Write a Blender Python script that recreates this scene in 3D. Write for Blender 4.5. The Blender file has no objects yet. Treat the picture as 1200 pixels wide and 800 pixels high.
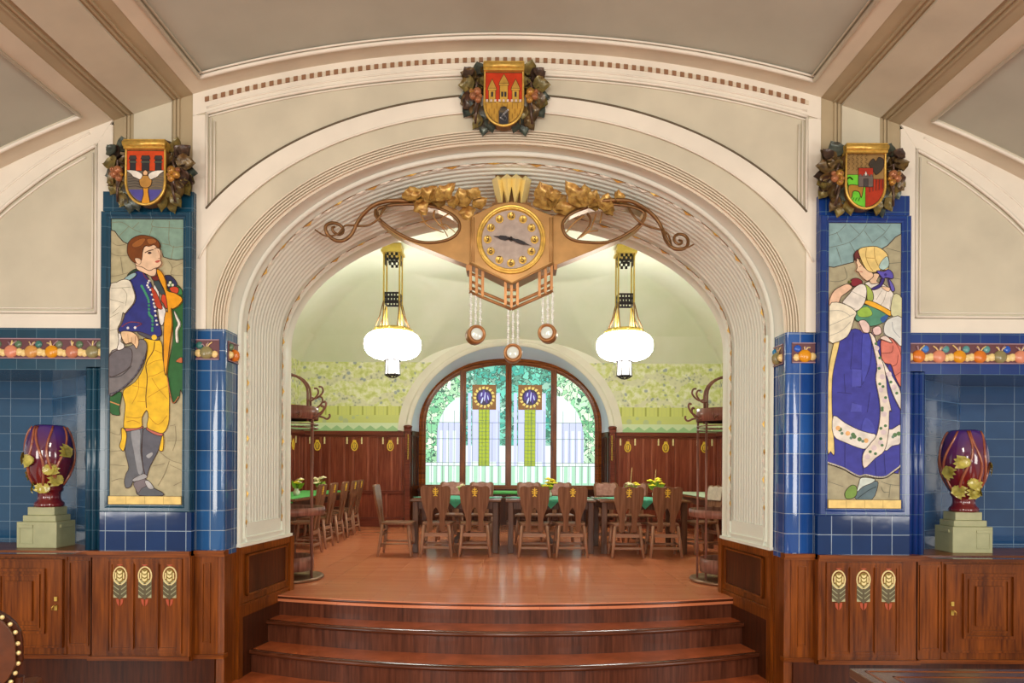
import bpy, bmesh, math, random
from math import pi, sin, cos, sqrt, atan2, radians
from mathutils import Vector, Matrix
from mathutils.geometry import tessellate_polygon

S = bpy.context.scene
COL = S.collection
rnd = random.Random(11)

# ------------------------------------------------------------------ camera, world, lights, exposure
CAMX, CAMZ, ROLL, FPX = 0.06, 1.60, 0.0055, 800.0
PX0, PY0 = 601.6, 546.0
cd = bpy.data.cameras.new('camera'); cam = bpy.data.objects.new('camera', cd); COL.objects.link(cam)
cd.sensor_width = 36.0; cd.lens = 24.0
cd.shift_x = (600.0 - PX0) / 1200.0; cd.shift_y = (PY0 - 400.0) / 1200.0
cd.clip_start = 0.05; cd.clip_end = 100
cam.matrix_world = Matrix.Translation((CAMX, 0, CAMZ)) @ Matrix.Rotation(pi/2, 4, 'X') @ Matrix.Rotation(ROLL, 4, 'Z')
S.camera = cam

S.view_settings.view_transform = 'Standard'
S.view_settings.look = 'None'
S.view_settings.gamma = 1.0
S.view_settings.use_curve_mapping = False
S.view_settings.exposure = 0.0

w = bpy.data.worlds.new('world'); S.world = w; w.use_nodes = True
bg = w.node_tree.nodes['Background']; bg.inputs[0].default_value = (1.0, 0.97, 0.90, 1); bg.inputs[1].default_value = 0.55

def area(name, loc, target, sx, sy, power, col):
    l = bpy.data.lights.new(name, 'AREA'); l.shape = 'RECTANGLE'; l.size = sx; l.size_y = sy; l.energy = power; l.color = col
    o = bpy.data.objects.new(name, l); COL.objects.link(o); o.location = loc
    o.rotation_euler = (Vector(target) - Vector(loc)).to_track_quat('-Z', 'Y').to_euler()
    return o
# unseen lights added for assumed hall windows and lamp, behind and beside the camera
for i, (x, y, z) in enumerate(((-3.4, -4.5, 2.2), (3.4, -4.5, 2.2), (-5.3, 0.2, 2.0), (5.3, 0.2, 2.0), (0.0, -5.0, 2.2))):
    area('assumed_window_light', (x, y, z), (0, 5.2, 2.2), 1.3, 2.2, (135, 135, 92, 92, 135)[i], (1.0, 0.96, 0.88))
area('assumed_lamp_light', (0.0, 0.6, 3.6), (0, 2.6, 0.0), 0.8, 0.8, 60, (1.0, 0.88, 0.7))  # area light added overhead for an assumed hall lamp, none modelled

def P(px, py, Y):
    """a pixel of the photograph at depth Y -> (X, Z)"""
    dx, dy = px - PX0, py - PY0
    ux, uy = dx + dy*ROLL, dy - dx*ROLL
    return (CAMX + ux*Y/FPX, CAMZ - uy*Y/FPX)

# ------------------------------------------------------------------ mesh builder
class MB:
    def __init__(s): s.v = []; s.f = []; s.m = []; s.s = []
    def add(s, vs, fs, mi=0, sm=False):
        o = len(s.v); s.v += [tuple(v) for v in vs]
        for f in fs:
            s.f.append(tuple(i+o for i in f)); s.m.append(mi); s.s.append(sm)
        return s
    def box(s, x0, x1, y0, y1, z0, z1, mi=0):
        if x0 > x1: x0, x1 = x1, x0
        return s.add([(x0,y0,z0),(x1,y0,z0),(x1,y1,z0),(x0,y1,z0),(x0,y0,z1),(x1,y0,z1),(x1,y1,z1),(x0,y1,z1)],
                     [(0,3,2,1),(4,5,6,7),(0,1,5,4),(1,2,6,5),(2,3,7,6),(3,0,4,7)], mi)
    def obox(s, o, u, n, a, z, d, mi=0):
        """box on a vertical plane: a = range along u, z = range upward, d = range along the normal n"""
        o = Vector(o); u = Vector(u).normalized(); n = Vector(n).normalized(); k = Vector((0,0,1))
        c = [o+u*a[i]+n*d[j]+k*z[l] for l in (0,1) for i, j in ((0,0),(1,0),(1,1),(0,1))]
        return s.add(c, [(0,3,2,1),(4,5,6,7),(0,1,5,4),(1,2,6,5),(2,3,7,6),(3,0,4,7)], mi)
    def tube(s, pts, r, seg=8, closed=False, mi=0, flat=1.0):
        pts = [Vector(p) for p in pts]; n = len(pts)
        rs = r if isinstance(r, (list, tuple)) else [r]*n
        T = []
        for i in range(n):
            a = pts[(i-1) % n] if (closed or i > 0) else pts[i]
            b = pts[(i+1) % n] if (closed or i < n-1) else pts[i]
            t = (b-a); T.append(t.normalized() if t.length > 1e-9 else Vector((0,0,1)))
        N = T[0].orthogonal().normalized(); vs = []
        for i in range(n):
            N = (N - T[i]*N.dot(T[i]))
            N = N.normalized() if N.length > 1e-6 else T[i].orthogonal().normalized()
            B = T[i].cross(N)
            for k in range(seg):
                a = 2*pi*k/seg
                vs.append(pts[i] + N*cos(a)*rs[i] + B*sin(a)*rs[i]*flat)
        fs = []
        for i in range(n if closed else n-1):
            j = (i+1) % n
            for k in range(seg):
                k2 = (k+1) % seg
                fs.append((i*seg+k, i*seg+k2, j*seg+k2, j*seg+k))
        s.add(vs, fs, mi, True)
        if not closed:
            o = len(s.v) - len(vs)
            s.f.append(tuple(o+k for k in range(seg))[::-1]); s.m.append(mi); s.s.append(False)
            s.f.append(tuple(o+(n-1)*seg+k for k in range(seg))); s.m.append(mi); s.s.append(False)
        return s
    def lathe(s, prof, c=(0,0,0), seg=24, mi=0, ax='z', sm=True, off=0.0):
        vs = []
        for r, h in prof:
            for k in range(seg):
                a = 2*pi*k/seg + off; x, y = r*cos(a), r*sin(a)
                vs.append((c[0]+x, c[1]+y, c[2]+h) if ax == 'z' else ((c[0]+x, c[1]+h, c[2]+y) if ax == 'y' else (c[0]+h, c[1]+x, c[2]+y)))
        fs = []
        for i in range(len(prof)-1):
            for k in range(seg):
                k2 = (k+1) % seg
                fs.append((i*seg+k, i*seg+k2, (i+1)*seg+k2, (i+1)*seg+k))
        if prof[0][0] > 1e-4: fs.append(tuple(range(seg))[::-1])
        if prof[-1][0] > 1e-4: fs.append(tuple((len(prof)-1)*seg+k for k in range(seg)))
        return s.add(vs, fs, mi, sm)
    def ball(s, c, r, seg=10, mi=0, sc=(1,1,1)):
        n = max(4, seg//2); vs = []; fs = []
        for i in range(n+1):
            for k in range(seg):
                t = pi*i/n; a = 2*pi*k/seg
                vs.append((c[0]+r*sc[0]*sin(t)*cos(a), c[1]+r*sc[1]*sin(t)*sin(a), c[2]+r*sc[2]*cos(t)))
        for i in range(n):
            for k in range(seg):
                k2 = (k+1) % seg
                fs.append((i*seg+k, (i+1)*seg+k, (i+1)*seg+k2, i*seg+k2))
        return s.add(vs, fs, mi, True)
    def loft(s, rings, mi=0, sm=True, closed=False):
        n = len(rings[0]); vs = [p for r in rings for p in r]; fs = []
        for i in range(len(rings)-1):
            for k in range(n if closed else n-1):
                k2 = (k+1) % n
                fs.append((i*n+k, i*n+k2, (i+1)*n+k2, (i+1)*n+k))
        return s.add(vs, fs, mi, sm)
    def ribbon(s, A, B, y0, y1, mi=0):
        """solid strip between two (x, z) polylines, from depth y0 (front) to y1"""
        n = len(A)
        a0 = [(p[0], y0, p[1]) for p in A]; b0 = [(p[0], y0, p[1]) for p in B]
        a1 = [(p[0], y1, p[1]) for p in A]; b1 = [(p[0], y1, p[1]) for p in B]
        vs = a0+b0+a1+b1; fs = []
        for i in range(n-1):
            fs += [(i, i+1, n+i+1, n+i), (2*n+i, 3*n+i, 3*n+i+1, 2*n+i+1), (i, 2*n+i, 2*n+i+1, i+1), (n+i, n+i+1, 3*n+i+1, 3*n+i)]
        fs += [(0, n, 3*n, 2*n), (n-1, 3*n-1, 4*n-1, 2*n-1)]
        return s.add(vs, fs, mi)
    def prism(s, outer, to3, d0=0.0, d1=0.01, holes=(), mi=0, back=True):
        """polygon with holes, extruded; to3(u, v, d) -> point"""
        loops = [list(outer)] + [list(h) for h in holes]
        tris = tessellate_polygon([[Vector((p[0], p[1], 0)) for p in l] for l in loops])
        flat = [p for l in loops for p in l]; n = len(flat)
        vs = [to3(p[0], p[1], d0) for p in flat] + [to3(p[0], p[1], d1) for p in flat]
        fs = [tuple(t) for t in tris]
        if back: fs += [tuple(i+n for i in t)[::-1] for t in tris]
        b = 0
        for l in loops:
            m = len(l)
            for i in range(m):
                j = (i+1) % m
                fs.append((b+i, b+j, n+b+j, n+b+i))
            b += m
        return s.add(vs, fs, mi)
    def build(s, name, mats, parent=None, org=None, bevel=0.0, uvrot=False, fix=True, uvscale=None):
        if not isinstance(mats, (list, tuple)): mats = [mats]
        if org is None: org = tuple(parent['_o']) if (parent is not None and '_o' in parent) else (0,0,0)
        me = bpy.data.meshes.new(name)
        me.from_pydata([(v[0]-org[0], v[1]-org[1], v[2]-org[2]) for v in s.v], [], s.f)
        for m in mats: me.materials.append(m)
        me.polygons.foreach_set('material_index', s.m)
        me.polygons.foreach_set('use_smooth', s.s)
        if fix:
            bm = bmesh.new(); bm.from_mesh(me); bmesh.ops.recalc_face_normals(bm, faces=bm.faces); bm.to_mesh(me); bm.free()
        uv = me.uv_layers.new(name='UVMap').data
        V = s.v
        for p in me.polygons:
            n = p.normal; ax, ay, az = abs(n.x), abs(n.y), abs(n.z)
            for li in p.loop_indices:
                v = V[me.loops[li].vertex_index]
                if az >= ax and az >= ay: c = (v[0], v[1])
                elif ax > ay: c = (v[1], v[2])
                else: c = (v[0], v[2])
                uv[li].uv = c
        me.update()
        o = bpy.data.objects.new(name, me); COL.objects.link(o)
        if parent is not None: o.parent = parent
        if bevel:
            b = o.modifiers.new('bevel', 'BEVEL'); b.width = bevel; b.segments = 2; b.limit_method = 'ANGLE'; b.angle_limit = radians(40)
        return o

def tag(o, label, cat, group=None):
    o['label'] = label; o['category'] = cat
    if group: o['group'] = group
    return o
def thing(name, label, cat, loc=(0,0,0), group=None, rz=0.0):
    o = bpy.data.objects.new(name, None); COL.objects.link(o); o.location = loc; o.rotation_euler = (0,0,rz)
    o.empty_display_size = 0.1
    o['_o'] = (float(loc[0]), float(loc[1]), float(loc[2]))
    return tag(o, label, cat, group)
def local(o):
    o['_o'] = (0.0, 0.0, 0.0); return o
def struct(name, mb, mats, **k):
    o = mb.build(name, mats, **k); o['kind'] = 'structure'; return o
def dup(root, loc, rz, label, group=None):
    r = root.copy(); COL.objects.link(r); r.location = loc; r.rotation_euler = (0,0,rz); r['label'] = label
    if group: r['group'] = group
    for ch in list(root.children):
        c = ch.copy(); COL.objects.link(c); c.parent = r
        for g in list(ch.children):
            d = g.copy(); COL.objects.link(d); d.parent = c
    return r
def smooth_open(pts, k=6):
    pts = [Vector(p) for p in pts]; out = []
    for i in range(len(pts)-1):
        p0 = pts[max(i-1,0)]; p1 = pts[i]; p2 = pts[i+1]; p3 = pts[min(i+2,len(pts)-1)]
        for j in range(k):
            t = j/k
            out.append(0.5*((2*p1)+(p2-p0)*t+(2*p0-5*p1+4*p2-p3)*t*t+(3*p1-p0-3*p2+p3)*t**3))
    return out+[pts[-1]]
def smooth_closed(pts, k=4):
    pts = [Vector(p) for p in pts]; n = len(pts); out = []
    for i in range(n):
        p0, p1, p2, p3 = pts[i-1], pts[i], pts[(i+1)%n], pts[(i+2)%n]
        for j in range(k):
            t = j/k
            out.append(0.5*((2*p1)+(p2-p0)*t+(2*p0-5*p1+4*p2-p3)*t*t+(3*p1-p0-3*p2+p3)*t**3))
    return out

# ------------------------------------------------------------------ materials
def lin(c):
    return tuple(((x/255.0)/12.92 if x/255.0 <= 0.04045 else ((x/255.0+0.055)/1.055)**2.4) for x in c) + (1.0,)
def newmat(name):
    m = bpy.data.materials.new(name); m.use_nodes = True
    nt = m.node_tree; return m, nt, nt.nodes['Principled BSDF']
def uvmap(nt, scale=(1,1,1), loc=(0,0,0), rot=(0,0,0), kind='UV'):
    tc = nt.nodes.new('ShaderNodeTexCoord'); mp = nt.nodes.new('ShaderNodeMapping')
    mp.inputs['Scale'].default_value = scale; mp.inputs['Location'].default_value = loc; mp.inputs['Rotation'].default_value = rot
    nt.links.new(tc.outputs[kind], mp.inputs[0]); return mp
def mixc(nt, f, a, b, blend='MIX'):
    n = nt.nodes.new('ShaderNodeMix'); n.data_type = 'RGBA'; n.blend_type = blend
    for sock, v in ((n.inputs[0], f), (n.inputs[6], a), (n.inputs[7], b)):
        if isinstance(v, (int, float)): sock.default_value = v
        elif isinstance(v, tuple): sock.default_value = v
        else: nt.links.new(v, sock)
    return n.outputs[2]
def math_(nt, op, a, b=None, c=None):
    n = nt.nodes.new('ShaderNodeMath'); n.operation = op
    for i, v in enumerate((a, b, c)):
        if v is None: continue
        if isinstance(v, (int, float)): n.inputs[i].default_value = v
        else: nt.links.new(v, n.inputs[i])
    return n.outputs[0]
def ramp(nt, fac, stops):
    r = nt.nodes.new('ShaderNodeValToRGB'); e = r.color_ramp.elements
    while len(e) < len(stops): e.new(0.5)
    for i, (p, c) in enumerate(stops):
        e[i].position = p; e[i].color = c if len(c) == 4 else lin(c)
    nt.links.new(fac, r.inputs[0]); return r.outputs[0]
def noise(nt, vec, scale, detail=3, rough=0.5):
    n = nt.nodes.new('ShaderNodeTexNoise'); n.inputs['Scale'].default_value = scale; n.inputs['Detail'].default_value = detail
    n.inputs['Roughness'].default_value = rough; nt.links.new(vec, n.inputs['Vector']); return n
def bump(nt, bs, h, strength, dist=0.01):
    b = nt.nodes.new('ShaderNodeBump'); b.inputs['Strength'].default_value = strength; b.inputs['Distance'].default_value = dist
    nt.links.new(h, b.inputs['Height']); nt.links.new(b.outputs[0], bs.inputs['Normal'])
def plain(name, rgb, rough=0.5, metal=0.0, var=0.0, nscale=8.0, bmp=0.0, spec=0.5, coat=0.0, kind='UV', rgb2=None):
    m, nt, bs = newmat(name)
    bs.inputs['Base Color'].default_value = lin(rgb); bs.inputs['Roughness'].default_value = rough
    bs.inputs['Metallic'].default_value = metal; bs.inputs['Specular IOR Level'].default_value = spec
    if coat: bs.inputs['Coat Weight'].default_value = coat; bs.inputs['Coat Roughness'].default_value = 0.06
    if var or bmp:
        mp = uvmap(nt, kind=kind); n = noise(nt, mp.outputs[0], nscale, 4)
        if var:
            d = rgb2 or tuple(max(0, c*(1-var)) for c in rgb)
            c = ramp(nt, n.outputs[0], [(0.3, lin(d)), (0.7, lin(rgb))]); nt.links.new(c, bs.inputs['Base Color'])
        if bmp: bump(nt, bs, n.outputs[0], bmp)
    return m
def wood(name, dark, light, rough=0.35, along='v', scale=1.0, coat=0.1):
    m, nt, bs = newmat(name)
    sc = (38*scale, 2.2*scale, 1) if along == 'v' else (2.2*scale, 38*scale, 1)
    mp = uvmap(nt, sc); n1 = noise(nt, mp.outputs[0], 1.0, 5, 0.6)
    sc2 = (4*scale, 0.8*scale, 1) if along == 'v' else (0.8*scale, 4*scale, 1)
    mp2 = uvmap(nt, sc2); n2 = noise(nt, mp2.outputs[0], 1.0, 2)
    f = math_(nt, 'ADD', math_(nt, 'MULTIPLY', n1.outputs[0], 0.65), math_(nt, 'MULTIPLY', n2.outputs[0], 0.35))
    c = ramp(nt, f, [(0.36, lin(dark)), (0.64, lin(light))])
    nt.links.new(c, bs.inputs['Base Color']); bs.inputs['Roughness'].default_value = rough; bs.inputs['Specular IOR Level'].default_value = 0.22
    bs.inputs['Coat Weight'].default_value = coat; bs.inputs['Coat Roughness'].default_value = 0.15
    bump(nt, bs, n1.outputs[0], 0.12, 0.004)
    return m
def tile(name, c1, c2, mortar, tw, th, ox=0.0, oy=0.0, rough=0.08, mort=0.003, coat=0.5):
    m, nt, bs = newmat(name)
    mp = uvmap(nt, (1,1,1), (-ox, -oy, 0))
    b = nt.nodes.new('ShaderNodeTexBrick'); b.offset = 0.0; b.squash = 1.0
    b.inputs['Scale'].default_value = 1.0; b.inputs['Brick Width'].default_value = tw; b.inputs['Row Height'].default_value = th
    b.inputs['Mortar Size'].default_value = mort; b.inputs['Mortar Smooth'].default_value = 0.3; b.inputs['Bias'].default_value = 0.0
    b.inputs['Color1'].default_value = lin(c1); b.inputs['Color2'].default_value = lin(c2); b.inputs['Mortar'].default_value = lin(mortar)
    nt.links.new(mp.outputs[0], b.inputs['Vector'])
    n = noise(nt, mp.outputs[0], 5.0, 3)
    dk = mixc(nt, math_(nt, 'MULTIPLY', n.outputs[0], 0.5), b.outputs['Color'], lin(tuple(x*0.62 for x in c1)))
    nt.links.new(dk, bs.inputs['Base Color']); bs.inputs['Roughness'].default_value = rough
    bs.inputs['Coat Weight'].default_value = coat; bs.inputs['Coat Roughness'].default_value = 0.03
    n2 = noise(nt, mp.outputs[0], 9.0, 2)
    h = math_(nt, 'SUBTRACT', math_(nt, 'MULTIPLY', n2.outputs[0], 0.25), b.outputs['Fac'])
    bump(nt, bs, h, 0.35, 0.006)
    return m
def emis(name, rgb, strength, base=None):
    m, nt, bs = newmat(name)
    bs.inputs['Base Color'].default_value = tuple(0.15*c for c in lin(base or rgb)[:3])+(1.0,); bs.inputs['Emission Color'].default_value = lin(rgb)
    bs.inputs['Emission Strength'].default_value = strength; bs.inputs['Roughness'].default_value = 0.4
    return m

M = {}
M['white'] = plain('white_plaster', (232,226,211), 0.55, var=0.05, nscale=3)
M['cream'] = plain('cream_plaster', (216,206,184), 0.6, var=0.06, nscale=3)
M['beige'] = plain('beige_plaster', (205,199,177), 0.65, var=0.07, nscale=3)
M['tan'] = plain('tan_plaster', (176,160,128), 0.65, var=0.08, nscale=3)
M['taupe'] = plain('taupe_ceiling_paint', (186,188,174), 0.7, var=0.06, nscale=2)
M['pale'] = plain('pale_green_plaster', (238,245,234), 0.6, var=0.04, nscale=2)
M['vaultgreen'] = plain('pale_vault_plaster', (236,240,224), 0.7, var=0.05, nscale=1.2, rgb2=(222,230,206))
M['dark_line'] = plain('dark_groove', (92,80,60), 0.7)
M['dot'] = plain('brown_dot', (140,102,72), 0.6)
M['woodv'] = wood('oak_panelling', (74,32,6), (146,78,24), 0.3, 'v')
M['woodh'] = wood('oak_rail', (76,32,6), (148,80,26), 0.3, 'h')
M['woodd'] = wood('dark_oak', (46,20,10), (84,40,18), 0.35, 'v')
M['woodr'] = wood('red_brown_wainscot', (98,42,28), (144,74,52), 0.32, 'v')
M['woodrh'] = wood('red_brown_rail', (86,36,26), (128,64,46), 0.32, 'h')
M['batten'] = wood('wainscot_batten', (122,60,44), (166,96,72), 0.32, 'v')
M['riser'] = wood('step_riser_oak', (62,30,18), (112,62,42), 0.35, 'v')
M['nosing'] = wood('step_nosing_oak', (60,28,14), (108,58,36), 0.22, 'h', coat=0.4)
M['chair'] = wood('chair_oak', (100,64,44), (150,104,76), 0.4, 'v')
M['chairleg'] = wood('chair_leg_oak', (136,92,70), (184,138,110), 0.4, 'v')
M['chairh'] = wood('chair_stretcher_oak', (132,90,68), (182,136,108), 0.4, 'h')
M['gold'] = plain('gilt', (232,190,92), 0.34, 0.5, var=0.2, nscale=30)
M['brass'] = plain('brass', (206,178,86), 0.35, 0.55, var=0.1, nscale=10)
M['bronze'] = plain('copper_bronze', (188,144,88), 0.36, 0.45, var=0.12, nscale=8)
M['bronzed'] = plain('dark_bronze', (136,98,58), 0.4, 0.5, var=0.15, nscale=20)
M['yellow'] = plain('yellow_inlay', (236,196,60), 0.4)
M['cream_inlay'] = plain('cream_inlay', (236,222,160), 0.4)
M['green_inlay'] = plain('green_inlay', (176,178,138), 0.5)
M['red_inlay'] = plain('red_inlay', (180,78,44), 0.5)
M['iron'] = plain('dark_iron', (44,40,44), 0.45, 0.5)
TB = (168,190,210)
for sd, a, b, fr, nb in ((-1, (38,84,140), (52,108,170), (22,68,92), (38,82,118)), (1, (30,72,150), (44,100,180), (22,58,128), (40,76,118))):  # left and right differ partly in glaze, partly by light put into the colours
    k = 'L' if sd < 0 else 'R'
    M['pier'+k] = tile('blue_pier_tile'+k, a, b, TB, 0.1, 0.1425, 0.0, 0.987)
    M['frame'+k] = tile('frame_tile'+k, fr, tuple(x*1.12 for x in fr), (92,130,150), 0.14, 0.1425, 0.02, 0.987, mort=0.002, rough=0.2, coat=0.15)
    M['base'+k] = tile('deep_blue_tile'+k, (8,40,92), (16,58,116), TB, 0.142, 0.1425, 0.03, 0.987, coat=0.15)
    M['niche'+k] = tile('niche_tile'+k, nb, tuple(x*1.15 for x in nb), (130,160,185), 0.24, 0.1425, 0.05, 0.987)
M['lino'] = plain('red_linoleum', (202,106,60), 0.25, var=0.18, nscale=6, coat=0.3)
def planks(name, c1, c2, mortar, w_, h_):
    m, nt, bs = newmat(name)
    mp = uvmap(nt)
    b = nt.nodes.new('ShaderNodeTexBrick'); b.offset = 0.5
    b.inputs['Scale'].default_value = 1.0; b.inputs['Brick Width'].default_value = w_; b.inputs['Row Height'].default_value = h_
    b.inputs['Mortar Size'].default_value = 0.0015; b.inputs['Color1'].default_value = lin(c1); b.inputs['Color2'].default_value = lin(c2); b.inputs['Mortar'].default_value = lin(mortar)
    nt.links.new(mp.outputs[0], b.inputs['Vector'])
    n = noise(nt, uvmap(nt, (3, 26, 1)).outputs[0], 1.0, 4)
    c = mixc(nt, math_(nt, 'MULTIPLY', n.outputs[0], 0.45), b.outputs['Color'], lin(tuple(x*0.72 for x in c1)))
    nt.links.new(c, bs.inputs['Base Color']); bs.inputs['Roughness'].default_value = 0.25
    bs.inputs['Coat Weight'].default_value = 0.3; bs.inputs['Coat Roughness'].default_value = 0.12
    return m
M['parquet'] = planks('red_brown_parquet', (224,132,88), (234,146,102), (188,106,72), 0.55, 0.07)
# ================================================================== SETTING
YW = 4.88            # front plane of the arch wall
RV, ZV = 7.99, -3.43 # barrel vault: radius and axis height
def vz(x, off=0.0): return ZV + sqrt((RV-off)**2 - x*x)
ZS, ZL = 2.60, 0.987 # arch springing, top of the wood panelling
PF = 0.51            # upper floor

# ---- floors
mb = MB(); mb.box(-5.4, 5.4, -7, 6.2, -0.06, 0.0)
struct('floor', mb, M['lino'])
def arcy(x, hw, ys, yc): return ys + (yc-ys)*(1-(x/hw)**2)
def arc(hw, ys, yc, n=40): return [(-hw+2*hw*i/n, arcy(-hw+2*hw*i/n, hw, ys, yc)) for i in range(n+1)]
mb = MB()
a = arc(1.92, 5.72, 5.42)
mb.prism(a + [(1.88,6.0),(3.78,6.0),(3.78,12.9),(-3.78,12.9),(-3.78,6.0),(-1.88,6.0)], lambda u, v, d: (u, v, PF-d), 0.0, 0.05)
struct('floor_upper', mb, M['parquet'])
st = thing('staircase', 'three wide curved red-brown steps rising into the arch', 'steps', (0, 5.2, 0))
for zt, ys, yc, hw, yb in ((0.17, 5.25, 4.83, 1.965, 5.70), (0.34, 5.52, 5.14, 1.945, 5.90), (0.505, 5.72, 5.42, 1.925, 6.0)):
    a = arc(hw, ys, yc)
    ins = [(x, y+0.035) for x, y in a]
    mb = MB()
    mb.prism(ins + [(hw-0.09, yb), (-hw+0.09, yb)], lambda u, v, d: (u, v, zt-d), 0.012, 0.17, mi=1)
    if zt < 0.5: mb.prism(ins + [(hw-0.09, yb), (-hw+0.09, yb)], lambda u, v, d: (u, v, zt-d), 0.0, 0.012, mi=0)
    sp = mb.build('step', [M['lino'], M['riser']], st)
    mb = MB()
    rings = []
    for dy, dz in ((0.05,0.0),(0.012,0.0),(0.0,-0.008),(0.0,-0.026),(0.01,-0.034),(0.05,-0.034)):
        rings.append([(x, y+dy, zt+0.004+dz) for x, y in a])
    mb.loft(rings)
    nz = mb.build('nosing', [M['nosing']], sp); nz.location = -Vector((0,0,0))
    nz.parent = sp
    for v in nz.data.vertices: v.co -= Vector((0, 5.2, 0))

# ---- arch surfaces
def arch(a, zap, Y, zb, N=56, zs=ZS, n=2.0):
    pts = [(-a, Y, zb), (-a, Y, zb+(zs-zb)*0.5)]
    for i in range(N+1):
        t = pi - pi*i/N
        c, s_ = cos(t), sin(t)
        x = a*math.copysign(abs(c)**(2/n), c); z = zs+(zap-zs)*abs(s_)**(2/n)
        pts.append((x, Y, z))
    return pts + [(a, Y, zb+(zs-zb)*0.5), (a, Y, zb)]
def raypt(t, fn):
    return fn(t)
def ell(t, a, b):
    r = 1/sqrt((cos(t)/a)**2+(sin(t)/b)**2); return (r*cos(t), ZS+r*sin(t))
def outer(t, hx=2.24, off=0.0):
    c, s_ = cos(t), sin(t)
    best = 1e9
    if abs(c) > 1e-6: best = hx/abs(c)
    # ray with vault lowered by off
    oz = ZS-(ZV-off); B = oz*s_; C = oz*oz-RV*RV
    best = min(best, -B+sqrt(B*B-C))
    return (best*c, ZS+best*s_)
ang = sorted(set([pi*i/120 for i in range(121)] + [atan2(vz(2.24)-ZS, 2.24), pi-atan2(vz(2.24)-ZS, 2.24)]), reverse=True)
def clampx(p, q, hx):     # keep p inside q along the same ray
    return p if (p[0]**2+(p[1]-ZS)**2) <= (q[0]**2+(q[1]-ZS)**2) else q
mb = MB()
mb.ribbon([(-2.24,2.5)]+[outer(t) for t in ang]+[(2.24,2.5)], [(-2.10,2.5)]+[ell(t,2.10,1.40) for t in ang]+[(2.10,2.5)], YW, YW+0.2)
struct('wall_front', mb, M['beige'])
# white margins on the arch wall: vault edge, sides, arch band
mb = MB()
T1 = [t for t in ang if abs(outer(t)[0]) < 2.2399 or True]
mb.ribbon([(x, vz(x)) for x in [-2.24+4.48*i/60 for i in range(61)]], [(x, vz(x)-0.155) for x in [-2.24+4.48*i/60 for i in range(61)]], YW-0.012, YW+0.01)
for s_ in (-1, 1):
    mb.box(s_*2.14, s_*2.24, YW-0.012, YW+0.01, 2.56, vz(2.24)-0.15)
A = [clampx(ell(t,2.47,1.65), outer(t,2.2), 0) for t in ang]; B = [clampx(ell(t,2.30,1.53), outer(t,2.2), 0) for t in ang]
k0 = [i for i, t in enumerate(ang) if abs(A[i][0]-B[i][0])+abs(A[i][1]-B[i][1]) > 1e-4]
mb.ribbon([A[i] for i in k0], [B[i] for i in k0], YW-0.016, YW+0.01)
struct('trim_1', mb, M['white'])
# thin ridges of the panels
mb = MB()
def xz(pts, y): return [(p[0], y, p[1]) for p in pts]
xs = [-2.14+4.28*i/60 for i in range(61)]
top = [(x, vz(x)-0.165) for x in xs]
mb.tube(xz(top, YW-0.012), 0.011, 6); mb.tube(xz([(x, z-0.022) for x, z in top], YW-0.006), 0.006, 6)
mb.tube(xz([(x, vz(x)-0.125) for x in xs], YW-0.014), 0.006, 6)
for s_ in (-1, 1):
    zt = vz(2.14)-0.165
    for dx, r in ((0.0, 0.011), (0.03, 0.006), (0.055, 0.006)):
        x = 2.13-dx+0.01
        mb.tube([(s_*x, YW-0.01, zt-dx), (s_*x, YW-0.01, ell(atan2(1,1),1,1)[1]*0+3.44-0.0+dx*0.9)], r, 6)
mb.tube(xz([B[i] for i in k0], YW-0.016), 0.008, 6)
struct('trim_2', mb, M['white'])
mb = MB()
mb.tube(xz([A[i] for i in k0 if abs(A[i][0]) < 2.15], YW-0.014), 0.008, 6)
struct('trim_3', mb, M['dark_line'])
# chequered string course under the vault
mb = MB()
n = 150; hw = 2.15
zz = lambda x: vz(x) - 0.052
for i in range(n):
    x0 = -hw+2*hw*i/n; x1 = -hw+2*hw*(i+1)/n
    pr = 0.018 if i % 2 else 0.024
    mb.ribbon([(x0, zz(x0)), (x1, zz(x1))], [(x0, zz(x0)-0.03), (x1, zz(x1)-0.03)], YW-pr, YW, 1 if i % 2 else 0)
struct('trim_4', mb, [M['dot'], M['cream']])

# stepped edge, cove, roll, fluted soffit, inner rim
mb = MB()
rings = [arch(2.10, 4.00, YW-0.004, 2.5)]
for i in range(5):
    f = i/5; g = (i+0.45)/5; h = (i+0.55)/5
    for q, y in ((f, -0.012), (g, -0.012), (h, 0.006), ((i+0.95)/5, 0.006)):
        rings.append(arch(2.10-0.09*q, 4.00-0.08*q, YW+y+0.02*q, 2.5))
rings.append(arch(2.0, 3.915, YW+0.03, 2.5))
mb.loft(rings, sm=False)
struct('trim_5', mb, M['cream'])
mb = MB()
prof = [(YW+0.03, 2.0, 3.915), (YW+0.06, 2.012, 3.93), (YW+0.12, 2.015, 3.945), (YW+0.18, 2.005, 3.945), (5.085, 1.995, 3.94)]
mb.loft([arch(a, z, y, 2.45) for y, a, z in prof])
struct('trim_6', mb, M['pale'])
def sof(y):   # half width and apex height of the soffit at depth y
    f = (y-5.09)/(5.95-5.09); return 1.99-0.105*f, 3.935-0.225*f
prof = [(5.075,0.0),(5.08,0.012),(5.095,0.02),(5.11,0.012),(5.115,0.0),(5.15,0.0)]
prof += [(5.205,0.0),(5.215,0.010)]
nf = 11
for i in range(nf):
    y0 = 5.22+0.50*i/nf; d = 0.50/nf
    prof += [(y0, 0.010), (y0+d*0.15, -0.003), (y0+d*0.5, -0.012), (y0+d*0.85, -0.003)]
prof += [(5.72,0.010),(5.73,0.0),(5.80,0.0),(5.815,0.014),(5.83,0.014),(5.84,0.0),(5.94,0.0),(5.95,0.004)]
mb = MB()
mb.loft([arch(sof(y)[0]-o, sof(y)[1]-o, y, ZL) for y, o in prof])
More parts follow.
